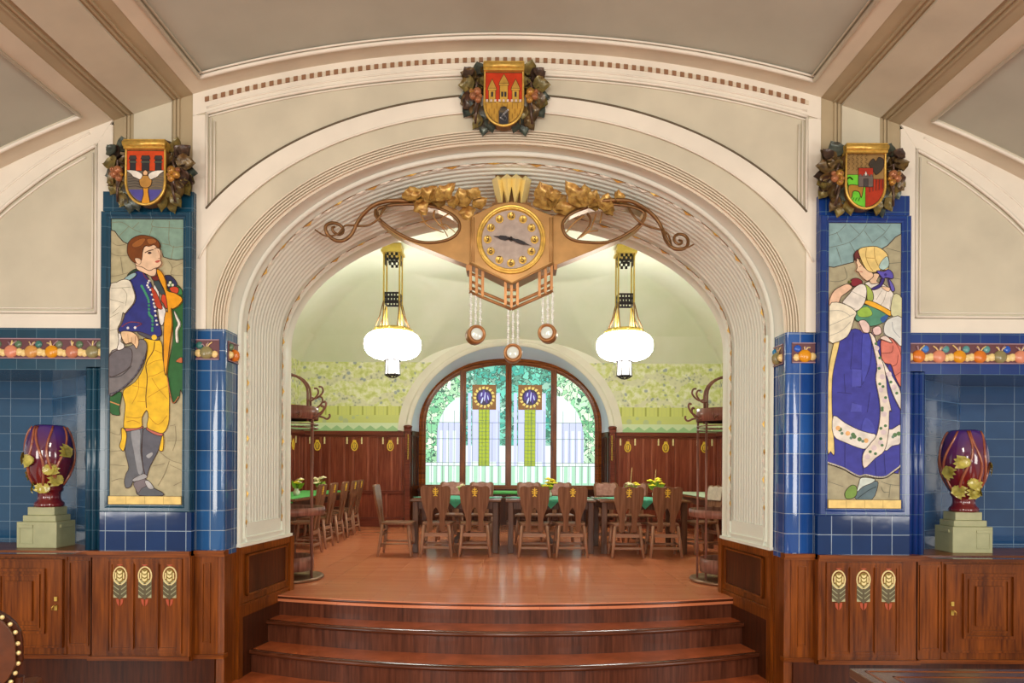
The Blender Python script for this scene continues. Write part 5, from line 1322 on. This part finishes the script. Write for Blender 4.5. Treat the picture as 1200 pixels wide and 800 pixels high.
# ================================================================== PENDANT LAMPS
M['globe'] = emis('lit_opal_glass', (255,252,242), 26)
M['lantern'] = emis('lit_frosted_glass', (255,252,244), 3)
for s_, nm in ((-1,'left'),(1,'right')):
    lx, ly = (-1.575 if s_ < 0 else 1.55), 9.2
    t = thing('pendant_lamp', 'brass rod pendant lamp with lit opal bowl, the %s of the pair' % nm, 'lamp', (lx, ly, 4.5), 'opal pendant lamps'); local(t)
    zl = lambda py: 1.6+(546-py)*0.0115-4.5
    mb = MB(); mb.box(-.125,.125,-.125,.125, zl(298.5), 4.56-4.5); mb.box(-.14,.14,-.14,.14, zl(299), zl(296)); mb.build('ceiling_box', M['brass'], t, bevel=.004)
    for x in (-1,1):
        for y in (-1,1):
            mb = MB(); mb.tube([(x*.105, y*.105, zl(298)), (x*.105, y*.105, zl(357)), (x*.11, y*.11, zl(391))], 0.0115, 8); mb.build('rod', M['brass'], t)
    for sx_, sy_ in ((1,0),(-1,0),(0,1),(0,-1)):
        mb = MB()
        for i in range(5):
            for j in range(4):
                if (i+j) % 2 == 0 and not (j == 3 and i in (0, 4)):
                    u0 = -.075+.03*i; z1 = zl(299)-.036*j
                    if sx_: mb.box(sx_*.1-.004, sx_*.1+.004, u0, u0+.034, z1-.04, z1)
                    else: mb.box(u0, u0+.034, sy_*.1-.004, sy_*.1+.004, z1-.04, z1)
        mb.build('pierced_grille', M['iron'], t)
    mb = MB()
    for y in (-.1,.1):
        for z in (346,351,357): mb.box(-.1,.1,y-.006,y+.006, zl(z)-.012, zl(z)+.012); mb.box(y-.006,y+.006,-.1,.1, zl(z)-.012, zl(z)+.012)
        for x in (-.06,-.02,.02,.06): mb.box(x-.01,x+.01,y-.005,y+.005, zl(357), zl(346)); mb.box(y-.005,y+.005,x-.01,x+.01, zl(357), zl(346))
    mb.build('spacer_frame', M['iron'], t)
    mb = MB(); mb.lathe([(.22,zl(392)),(.255,zl(392)),(.262,zl(389.5)),(.25,zl(386)),(.225,zl(386)),(.22,zl(392))], (0,0,0), 36); mb.build('ring', M['brass'], t)
    for i in range(8):
        a = 2*pi*(i+.5)/8; mb = MB(); cx0, cy0 = .105*(1 if cos(a) > 0 else -1), .105*(1 if sin(a) > 0 else -1)
        mb.tube([(cx0, cy0, zl(354)), (cx0*.6+.25*cos(a)*.4, cy0*.6+.25*sin(a)*.4, zl(372)), (.25*cos(a), .25*sin(a), zl(388))], .008, 6); mb.build('stay', M['bronzed'], t)
    for i in range(8):
        a = 2*pi*i/8; mb = MB()
        for j in range(3): mb.ball((.262*cos(a), .262*sin(a), zl(388+2.2*j)), .013, 8)
        mb.lathe([(.016,0),(.02,.01),(.012,.03)], (.275*cos(a), .275*sin(a), zl(394)), 8); mb.build('ring_knob', M['brass'], t)
    mb = MB(); pr = [(.20,zl(390.5)),(.28,zl(391)),(.335,zl(394)),(.372,zl(399)),(.380,zl(404.5)),(.368,zl(411)),(.33,zl(416)),(.26,zl(419.5)),(.17,zl(421.5)),(.09,zl(422)),(.0001,zl(422))]
    mb.lathe(pr, (0,0,0), 40); mb.build('opal_bowl', M['globe'], t)
    mb = MB(); mb.lathe([(.085,zl(422.5)),(.095,zl(440)),(.0001,zl(440))], (0,0,0), 6, sm=False); mb.build('lantern_glass', M['lantern'], t)
    mb = MB()
    mb.lathe([(.09,zl(423)),(.125,zl(423)),(.12,zl(420.5)),(.09,zl(420.5))], (0,0,0), 6, sm=False)
    for i in range(6):
        a = 2*pi*i/6; mb.tube([(.092*cos(a),.092*sin(a),zl(422)),(.101*cos(a),.101*sin(a),zl(440)),(.05*cos(a),.05*sin(a),zl(442.5)),(0,0,zl(443.5))], .007, 6)
    mb.lathe([(.098,zl(440.5)),(.108,zl(440.5)),(.108,zl(439)),(.098,zl(439))], (0,0,0), 6, sm=False)
    mb.build('lantern_cage', M['iron'], t)

# ================================================================== COAT STANDS
M['bent'] = wood('bentwood', (98,60,50), (158,108,92), 0.3, 'v')
for s_, nm in ((-1,'left'),(1,'right')):
    t = thing('coat_stand', 'bentwood coat stand with curled hooks behind the %s arch jamb' % nm, 'coat stand', (s_*2.11, 6.54, PF)); local(t)
    H = lambda py: 1.6+(546-py)*.008175-PF
    q = -s_     # towards the room centre
    mb = MB(); mb.lathe([(.0001,.0),(.33,.0),(.35,.012),(.345,.03),(.30,.022),(.0001,.022)], (0,0,0), 40); mb.build('base', plain('worn_metal_dish', (150,120,96), .3, .6), t)
    def hoop(name, r_, z0, z1, w_=.012):
        mb = MB(); mb.lathe([(r_-w_,z0),(r_,z0),(r_+.004,(z0+z1)/2),(r_,z1),(r_-w_,z1),(r_-w_,z0)], (0,0,0), 40); mb.build(name, M['bent'], t)
    hoop('umbrella_ring', .25, .09, .22); hoop('tray_rim', .355, H(603.5), H(595)); hoop('basket_band', .29, H(493), H(478)); 
    for zz_ in (H(498.5), H(503)):
        mb = MB(); mb.tube([(.285*cos(2*pi*i/40), .285*sin(2*pi*i/40), zz_) for i in range(40)], .006, 6, True); mb.build('shelf_ring', M['bent'], t)
    
    mb = MB(); mb.lathe([(.0001,H(604)),(.35,H(604)),(.35,H(602.5)),(.0001,H(602.5))], (0,0,0), 40); mb.build('tray', M['bent'], t)
    for i, (da, rr_) in enumerate(((.2,.222),(-.2,.27),(pi+.2,.222),(pi-.2,.27))):
        b = 0 if q > 0 else pi
        x, y = rr_*cos(b+da), rr_*sin(b+da)*1.3
        if i in (0, 1):
            mb = MB(); mb.tube([(x, y, .02), (x, y, H(478))], .011, 8); mb.build('post', M['bent'], t)
        else:
            mb = MB(); mb.tube([(x, y, .02), (x, y, H(478))], .011, 8); mb.build('post', M['bent'], t)
    for y in (-.045, .045):
        pts = [(-.21, y, H(495)), (-.21, y, H(462))] + [(-.21*cos(pi*i/12), y, H(462)+.18*sin(pi*i/12)) for i in range(1, 12)] + [(.21, y, H(462)), (.21, y, H(495))]
        mb = MB(); mb.tube(pts, .012, 8); mb.build('hoop', M['bent'], t)
    for i in range(10):
        a = 2*pi*(i+.5)/10; rz_ = .30; c_, s2 = cos(a), sin(a)
        up = i % 2
        if up: prof = [(.27,H(489)),(.31,H(490)),(.35,H(487)),(.40,H(483)),(.43,H(477)),(.42,H(473)),(.40,H(474))]
        else: prof = [(.29,H(488)),(.33,H(489)),(.37,H(491)),(.395,H(488)),(.39,H(485))]
        mb = MB(); mb.tube(smooth_open([(r_*c_, r_*s2, z) for r_, z in prof], 4), .010, 8); mb.build('hook', M['bent'], t)
    for i, (sx_, z0, dy) in enumerate(((1,H(466),.06),(1,H(470),-.06),(1,H(478),.05),(-1,H(466),.06),(-1,H(470),-.06))):
        prof = [(.21,z0),(.25,z0-.01),(.29,z0+.015),(.32,z0+.06),(.31,z0+.10),(.28,z0+.105)]
        mb = MB(); mb.tube(smooth_open([(sx_*r_, dy*(1+(r_-.21)*3), z) for r_, z in prof], 4), .009, 8); mb.build('upper_hook', M['bent'], t)

# ================================================================== WAINSCOT OF THE INNER ROOM
def wainscot(name, label, o, u, n_, L, inl, loc):
    t = thing(name, label, 'wainscot', loc)
    mb = MB()
    mb.obox(o, u, n_, (0, L), (PF, 2.14), (-.05, 0)); mb.build('board_panel', M['woodr'], t)
    mb = MB()
    mb.obox(o, u, n_, (-.0, L), (2.14, 2.21), (-.05, .05)); mb.obox(o, u, n_, (0, L), (2.10, 2.14), (-.02, .02)); mb.build('cap_rail', M['woodrh'], t)
    mb = MB(); mb.obox(o, u, n_, (0, L), (PF, PF+.14), (-.02, .05)); mb.obox(o, u, n_, (0, L), (1.10, 1.15), (-.02, .03)); mb.obox(o, u, n_, (0, L), (PF+.14, PF+.165), (-.02, .035)); mb.build('base_rail', M['woodrh'], t)
    mb = MB()
    k = 0; x = .05
    while x < L: mb.obox(o, u, n_, (x, min(L, x+.035)), (1.15, 2.10), (-.02, .014)); x += .2625 if k % 2 else .16; k += 1
    x = .3
    while x < L: mb.obox(o, u, n_, (x, min(L, x+.04)), (PF+.16, 1.10), (-.02, .012)); x += .52
    mb.build('batten', M['batten'], t)
    o = Vector(o); u = Vector(u); n_ = Vector(n_)
    for a in inl:
        mb = MB(); c = o+u*a; f = lambda x, z, d=0.0: tuple(c+u*x+n_*(.016+d)+Vector((0,0,z)))
        mb.tube([f(.05*cos(2*pi*i/18), 1.94+.075*sin(2*pi*i/18)) for i in range(18)], .012, 6, True, 0)
        mb.prism([(.045*cos(2*pi*i/16), 1.94+.07*sin(2*pi*i/16)) for i in range(16)], lambda x, z, d: f(x, z, .004-d), 0, .004, mi=1)
        for q in (-1, 1):
            mb.prism([(q*.004, 1.89), (q*.02, 1.91), (q*.026, 1.97), (q*.004, 2.0)], lambda x, z, d: f(x, z, .009-d), 0, .005, mi=0)
        mb.prism([(-.035,2.015),(.035,2.015),(.025,2.05),(-.025,2.05)], lambda x, z, d: f(x, z, .009-d), 0, .005, mi=0)
        mb.build('flower_inlay', [M['yellow'], M['bronzed']], t)
        for q in (-.13, .13):
            mb = MB(); mb.prism([(q-.012,2.04),(q+.012,2.04),(q+.014,2.06),(q+.009,2.11),(q-.009,2.11),(q-.014,2.06)], lambda x, z, d: f(x, z-.01, .012-d), 0, .01, mi=0)
            mb.prism([(q-.013,1.99),(q+.013,1.99),(q+.011,2.04),(q-.011,2.04)], lambda x, z, d: f(x, z-.01, .012-d), 0, .01, mi=0)
            mb.build('drop_inlay', [M['cream_inlay']], t)
    return t
for s_, nm in ((-1,'left'),(1,'right')):
    wx = [s_*((340+10*0)*0)]
    inl = ([P(x, 520, 12.15)[0] for x in (372, 415.5, 457.5)] if s_ < 0 else [P(x, 524, 12.15)[0] for x in (735.5, 780, 825.5)])
    wainscot('wainscot', 'tall red-brown wainscot with yellow oval inlays, %s of the stained glass window' % nm, (s_*1.88, 12.16, 0), (s_,0,0), (0,-1,0), XB-1.88-.06, [abs(x)-1.88 for x in inl], (s_*2.8, 12.16, PF))
    wainscot('wainscot', 'tall red-brown wainscot along the inner room %s side wall' % nm, (s_*(XB-.05), 6.0, 0), (0,1,0), (-s_,0,0), 6.155, [1.0,2.6,4.2,5.6], (s_*(XB-.05), 9, PF))
    t = thing('window_post', 'carved dark oak post with beaded edge %s of the window' % nm, 'post', (s_*1.815, 12.13, PF))
    mb = MB(); mb.box(s_*1.77, s_*1.86, 12.06, 12.2, PF, 2.24); mb.build('shaft', M['woodrh'], t)
    mb = MB(); mb.lathe([(.05,0),(.075,.02),(.08,.06),(.06,.075),(.03,.08)], (s_*1.815, 12.12, 2.24), 8, off=pi/8); mb.box(s_*1.755, s_*1.875, 12.04, 12.2, 2.20, 2.25); mb.build('cap', M['woodrh'], t)
    mb = MB()
    for i in range(14): mb.ball((s_*1.80, 12.055, 1.72+.032*i), .016, 8)
    mb.build('bead_row', M['brass'], t)

# ================================================================== CHAIRS
M['goldinlay'] = plain('bright_gilt_inlay', (244,206,70), .35, .2)
def make_chair(label, leather=None):
    t = thing('carved_chair', label, 'chair', (0,0,0)); local(t)
    mb = MB()
    mb.prism([(-.160,.004),(.160,.004),(.205,.36),(.19,.38),(-.19,.38),(-.205,.36)], lambda u, v, d: (u, v, .405-d), 0, .028); mb.build('seat', M['chair'], t, bevel=.006)
    # plank back: wavy crest, narrow waist, pointed cut-out; leans backwards
    R_ = [(.108,.31),(.108,.385),(.104,.45),(.120,.52),(.150,.60),(.168,.67),(.176,.74),(.178,.80),(.172,.835),(.150,.853),(.12,.856),(.085,.845),(.05,.848),(.02,.858)]
    nt_ = [(.040,.31),(.042,.44),(.040,.51),(.030,.555),(.012,.588),(0,.596)]
    out = R_ + [(-x, z) for x, z in R_[::-1]] + [(-x, z) for x, z in nt_] + [(x, z) for x, z in nt_[::-1][1:]]
    lean = lambda u, v, d: (u, -.016-(v-.385)*.16+d, v)
    mb = MB(); mb.prism(out, lean, -.012, .014); mb.build('backrest', M['chair'], t, bevel=.004)
    if leather:
        pd = [(x*.82, z) for x, z in R_ if z > .6]; pd = pd+[(-x, z) for x, z in pd[::-1]]
        mb = MB(); mb.prism([(x, .60+(z-.60)*.95) for x, z in pd], lean, .012, .03); mb.build('back_pad', leather, t, bevel=.006)
    mb = MB(); I = lambda p: mb.prism(p, lean, -.019, -.010)
    I([(-.006,.745),(.006,.745),(.006,.835),(-.006,.835)])
    for z, w_ in ((.812,.022),(.79,.032),(.768,.026)): 
        for q in (-1, 1): I([(q*.006,z),(q*w_,z+.010),(q*(w_+.006),z),(q*.006,z-.010)])
    I([(-.006,.75),(.006,.75),(.026,.734),(.02,.728),(0,.738),(-.02,.728),(-.026,.734)])
    mb.build('inlay', M['goldinlay'], t, fix=False)
    for q in (-1, 1):
        for y0, y1 in ((.02,-.03),(.33,.37)):
            mb = MB(); mb.tube([(q*.145,y0,.38),(q*.168,(y0+y1)/2,.17),(q*.186,y1,0)], [.019,.021,.014], 8); mb.build('leg', M['chairleg'], t)
    for q in (-1, 1):
        mb = MB(); mb.tube([(q*.172,-.005,.15),(q*.172,.355,.15)], .012, 6); mb.build('side_stretcher', M['chairh'], t)
    for y, z, h in ((.012,.265,.022),(-.006,.115,.014),(.345,.13,.014)):
        mb = MB(); mb.box(-.165,.165,y-.009,y+.009,z-h,z+h); mb.build('stretcher', M['chairh'], t, bevel=.003)
    return t
leath = plain('rose_brown_leather', (186,140,124), .45, var=.25, nscale=14, rgb2=(140,92,76))
leat2 = plain('cream_leather', (206,190,170), .45, var=.15, nscale=14)
NX = [-.858,-.397,.32,.765,1.43,1.89]
TN = ['left', 'left', 'middle', 'middle', 'right', 'right']
base = make_chair('carved plank-back chair, back to us, leftmost of the near row at the tables')
base.location = (NX[0], 8.15, PF); base['group'] = 'near row of carved chairs'
ordn = ['', 'second from left', 'third from left', 'fourth from left', 'fifth from left', 'rightmost']
for i in range(1, 6):
    dup(base, (NX[i]+rnd.uniform(-.01,.01), 8.15+rnd.uniform(-.02,.03), PF), rnd.uniform(-.03,.03), 'carved plank-back chair, back to us, %s in the near row at the tables' % ordn[i], 'near row of carved chairs')
far = make_chair('leather-padded carved chair facing us, leftmost of the far row behind the tables', leath)
far.location = (-.84, 9.98, PF); far.rotation_euler = (0,0,pi); far['group'] = 'far row of padded chairs'
for i in range(1, 6):
    dup(far, (NX[i]-.02+rnd.uniform(-.02,.02), 9.98+rnd.uniform(-.03,.03), PF), pi+rnd.uniform(-.06,.06), 'leather-padded carved chair facing us, %s of the far row behind the tables' % ordn[i].replace('second from left','second from the left').replace('third from left','third from the left').replace('fourth from left','fourth from the left').replace('fifth from left','fifth from the left'), 'far row of padded chairs')
dup(base, (-1.53, 8.36, PF), -pi/2, 'carved chair seen edge-on at the left end of the left table')
bpy.context.scene.collection.objects  # (left end chair stands alone, no group)
e = dup(far, (2.60, 8.75, PF), pi/2+.35, 'cream-padded carved chair at the right end of the right table, beside the coat stand')
for c in e.children:
    if c.name.startswith('back_pad'):
        c.data = c.data.copy(); c.data.materials[0] = leat2
for o_ in S.collection.objects:
    if o_.get('category') == 'chair' and 'end of the' in o_.get('label', ''):
        if 'group' in o_: del o_['group']
for i, (x, y) in enumerate(((-2.36,8.35),(-2.40,9.05),(-2.42,9.75),(-2.45,10.45),(-2.5,11.1))):
    dup(base, (x, y, PF), pi/2, 'carved chair along the left wall table, %s' % ['nearest to the coat stand', 'second from the coat stand', 'third from the coat stand', 'fourth from the coat stand', 'farthest from the coat stand'][i], 'carved chairs in a line at the left wall table')

# ================================================================== TABLES
M['tabw'] = wood('table_oak', (92,56,36), (142,96,66), .25, 'h')
M['tabl'] = wood('table_leg_oak', (70,42,30), (116,76,54), .35, 'v')
M['cloth'] = plain('green_cloth', (78,172,140), .8, var=.1, nscale=20)
M['clothe'] = plain('bright_green_cloth', (96,190,96), .8, var=.1, nscale=20)
def make_table(label, L, D, H=.672, cat='table', group=None):
    t = thing('dining_table', label, cat, (0,0,0), group); local(t)
    mb = MB(); mb.box(-L/2, L/2, -D/2, D/2, H-.03, H); mb.build('table_top', M['tabw'], t, bevel=.006)
    mb = MB(); a, b = L/2-.055, D/2-.06
    mb.box(-a, a, -b, -b+.025, H-.12, H-.03); mb.box(-a, a, b-.025, b, H-.12, H-.03); mb.box(-a, -a+.025, -b, b, H-.12, H-.03); mb.box(a-.025, a, -b, b, H-.12, H-.03); mb.build('apron', M['tabl'], t)
    for x in (-1, 1):
        for y in (-1, 1):
            mb = MB(); cx, cy = x*(a-.01), y*(b-.01); mb.box(cx-.035, cx+.035, cy-.035, cy+.035, .0, H-.03); mb.build('leg', M['tabl'], t, bevel=.006)
    mb = MB(); mb.box(-.03, .03, -b, b, .12, .17); mb.box(-a, a, -b-.0, -b+.03, .12, .16) if False else None; mb.build('stretcher', M['tabl'], t)
    return t
TX = [-.66, .53, 1.70]
tb = make_table('square oak table with green cloth, leftmost of the three in the centre', 1.13, 1.0); tb.location = (TX[0], 8.98, PF); tb['group'] = 'oak tables in the middle row'
for i, lab in ((1, 'middle'), (2, 'rightmost')):
    dup(tb, (TX[i], 8.98, PF), 0, 'square oak table with green cloth, %s of the three in the centre' % lab, 'oak tables in the middle row')
def cloth(cx, cy, hx, hy, h, z, label, mat, diamond=True):
    mb = MB(); n = 28; vs = []; fs = []
    for i in range(n+1):
        for j in range(n+1):
            a, b = i/n*2-1, j/n*2-1
            x, y = ((a+b)/2*h*1.42, (a-b)/2*h*1.42) if diamond else (a*hx, b*h)
            zz_ = 0.0
            if abs(y) > hy: zz_ = -(abs(y)-hy); y = math.copysign(hy+.006+.01*abs(sin(x*20)), y)
            vs.append((x, y, zz_))
    for i in range(n):
        for j in range(n):
            k = i*(n+1)+j; fs.append((k, k+1, k+n+2, k+n+1))
    mb.add([(v[0]+cx, v[1]+cy, v[2]+z+.006) for v in vs], fs, 0, True); mb.add([(v[0]+cx, v[1]+cy, v[2]+z+.002) for v in vs], [f[::-1] for f in fs], 0, True)
    o = mb.build('tablecloth', mat, None, org=(cx, cy, z), fix=False); o.location = (cx, cy, z); tag(o, label, 'tablecloth'); return o
for i, lab in enumerate(('leftmost', 'middle', 'rightmost')):
    cloth(TX[i], 8.98, .53, .5, .43, PF+.672, 'teal green cloth laid cornerwise over the %s centre table' % lab, M['cloth'])
t = make_table('long oak table against the left wall with bright green cloth', .8, 2.9, .672); t.location = (-2.98, 9.75, PF)
cloth(-2.98, 9.75, .36, 1.45, 1.50, PF+.672, 'bright green cloth on the left wall table', M['clothe'], False)
t = make_table('long oak table against the right wall', .8, 2.4, .672); t.location = (3.05, 10.3, PF)
cloth(3.05, 10.3, .37, 1.2, 1.22, PF+.672, 'pale green cloth on the right wall table', plain('pale_cloth', (196,214,186), .8), False)
t = make_table('oak table under the window, behind the centre tables', 1.9, .6, .66); t.location = (-.02, 11.5, PF)
cloth(-.02, 11.5, .9, .3, .33, PF+.66, 'green cloth on the table under the window', M['clothe'], False)

# flowers on the tables
def flowers(x, y, z, label, cols, spike, seed, k=1.0):
    t = thing('flower_vase', label, 'flowers', (x, y, z)); r = random.Random(seed)
    mb = MB(); mb.lathe([(.028*k,0),(.04*k,.02),(.042*k,.05),(.026*k,.08),(.03*k,.095),(.022*k,.095),(.02*k,.07)], (x, y, z), 16); mb.build('vase', plain('white_china', (226,222,206), .2, coat=.4), t)
    for i in range(7):
        a = r.uniform(0, 6.28); q = r.uniform(.02, .08)*k; h = r.uniform(.13, .22)*k
        tip = (x+q*cos(a), y+q*sin(a), z+h)
        mb = MB(); mb.tube([(x, y, z+.07*k), ((x+tip[0])/2+.005, (y+tip[1])/2, z+h*.7), tip], .0035, 5); mb.build('stem', plain('stem_green', (96,130,50), .6), t)
        mb = MB(); mb.ball(tip, .022*k, 8, 0, (1,1,.7))
        for j in range(6): b = 2*pi*j/6; mb.ball((tip[0]+.026*k*cos(b), tip[1]+.026*k*sin(b), tip[2]-.004), .016*k, 6, 0, (1,1,.5))
        mb.build('blossom', cols[i % len(cols)], t)
    for i in range(5):
        a = r.uniform(0, 6.28); mb = MB(); add_leaf(mb, (x, y, z+.08*k), r.uniform(.5, 2.6), r.uniform(-.9,.3), .12*k, .03*k, seed=i, nu=8, nv=4); mb.build('leaf', plain('leaf_green', (140,170,50), .5), t, fix=False)
    if spike:
        mb = MB(); mb.tube([(x, y, z+.07), (x-.012, y, z+.2), (x+.004, y, z+spike)], [.006,.005,.002], 6); mb.build('twig', plain('cream_twig', (216,196,130), .5), t)
yel = plain('yellow_petal', (240,220,40), .5); crm = plain('cream_petal', (240,228,180), .5)
zt = PF+.672+.007
flowers(.53, 9.1, zt, 'yellow flowers in a small vase on the middle centre table', [yel], 0, 1, 1.15)
flowers(1.62, 9.0, zt, 'cream flowers and a tall twig in a vase on the right centre table', [crm, yel], .40, 2)
flowers(2.0, 9.3, zt, 'yellow flowers with a pale twig at the right end of the right centre table', [yel], .38, 3, 1.2)
flowers(-2.86, 9.2, zt, 'yellow flowers in a vase on the green cloth of the left wall table', [yel, crm], .22, 4, 1.1)
flowers(-2.75, 9.9, zt, 'cream flowers in a vase farther along the left wall table', [crm], .25, 5, 1.1)
flowers(-.62, 9.1, zt, 'small cream flowers in a vase on the left centre table', [crm], 0, 6, .8)

# ================================================================== FOREGROUND FURNITURE
t = thing('studded_chair', 'brown leather chair with brass nailheads in the bottom left corner', 'chair', (-2.565, 3.30, 0)); local(t)
M['studs'] = plain('bright_brass', (240,222,160), .25, .3)
M['leather'] = plain('brown_leather', (104,58,32), .35, var=.2, nscale=18, bmp=.06)
bk = [(-.23,.50)] + [(-.23+.0*i, .55+.08*i) for i in range(2)] + [(.235*cos(pi-pi*i/14)*(1.0), .72+.185*sin(pi-pi*i/14)*1.0) for i in range(15)] + [(.235,.63),(.205,.55),(.16,.50)]
bk = [(x, z*1.06) for x, z in bk]
yaw = .5
tl = lambda u, v, d: (u, -.22-(v-.5)*.12+d, v)
mb = MB(); mb.prism([(x*1.03, z if z < .55 else z+.006) for x, z in bk], tl, .0, .035); mb.build('back_frame', M['woodd'], t, bevel=.008)
mb = MB(); mb.prism([(x*.93, z-.008 if z > .6 else z+.02) for x, z in bk], tl, -.03, .004); mb.build('back_pad', M['leather'], t, bevel=.014)
mb = MB(); cv = smooth_open([(x*.96, 0, z) for x, z in bk[1:]], 4); acc = 0; last = cv[0]
for p in cv[1:]:
    acc += (p-last).length; last = p
    if acc > .042: acc = 0; mb = MB(); mb.ball(tl(p.x, p.z, -.016), .011, 8, 0, (1,.6,1)); mb.build('nailhead', M['cream_inlay'] if False else M['studs'], t)
mb = MB(); mb.prism([(-.25,-.2),(.25,-.2),(.27,.25),(-.27,.25)], lambda u, v, d: (u, v, .47-d), 0, .07); mb.build('seat', M['leather'], t, bevel=.02)
for q in (-1, 1):
    mb = MB(); mb.tube([(q*.23,-.2,.0),(q*.225,-.21,.4),(q*.225,-.225,.60)], [.022,.026,.022], 10); mb.build('leg', M['woodd'], t)
    mb = MB(); mb.tube([(q*.25,.22,.0),(q*.25,.21,.42)], [.02,.027], 10); mb.build('leg', M['woodd'], t)
    mb = MB()
    for j in range(5): mb.tube([(q*(.13+.02*j),-.225,.46),(q*(.12+.022*j),-.23,.54)], .007, 6); mb.ball((q*(.125+.021*j),-.23,.50), .011, 6)
    mb.build('carved_spindle', M['chair'], t)
t.rotation_euler = (0,0,yaw)

t = thing('corner_table', 'dark oak table with inlaid border in the bottom right corner', 'table', (2.12, 2.52, 0)); local(t)
M['dtop'] = planks('dark_table_planks', (92,64,50), (108,78,60), (56,36,28), 1.2, .11)
mb = MB(); mb.box(-.62, .75, -.5, .40, .705, .745); mb.build('table_top', M['dtop'], t, bevel=.006)
mb = MB()
for a in (.045, .12): 
    mb.box(-.62+a, -.612+a, -.48, .40-a, .744, .7475); mb.box(-.62+a, .74, .392-a, .40-a, .744, .7475)
mb.build('border_line', M['woodh'], t)
mb = MB(); mb.box(-.56, .70, .32, .345, .60, .705); mb.box(-.56, -.535, -.45, .345, .60, .705); mb.box(.675, .70, -.45, .345, .60, .705); mb.box(-.56, .70, -.45, -.425, .60, .705); mb.build('apron', M['woodv'], t)
for x in (-.53, .66):
    for y in (-.42, .32): mb = MB(); mb.lathe([(.028,0),(.034,.2),(.03,.4),(.042,.5),(.042,.705)], (x, y, 0), 12); mb.build('leg', M['woodd'], t)
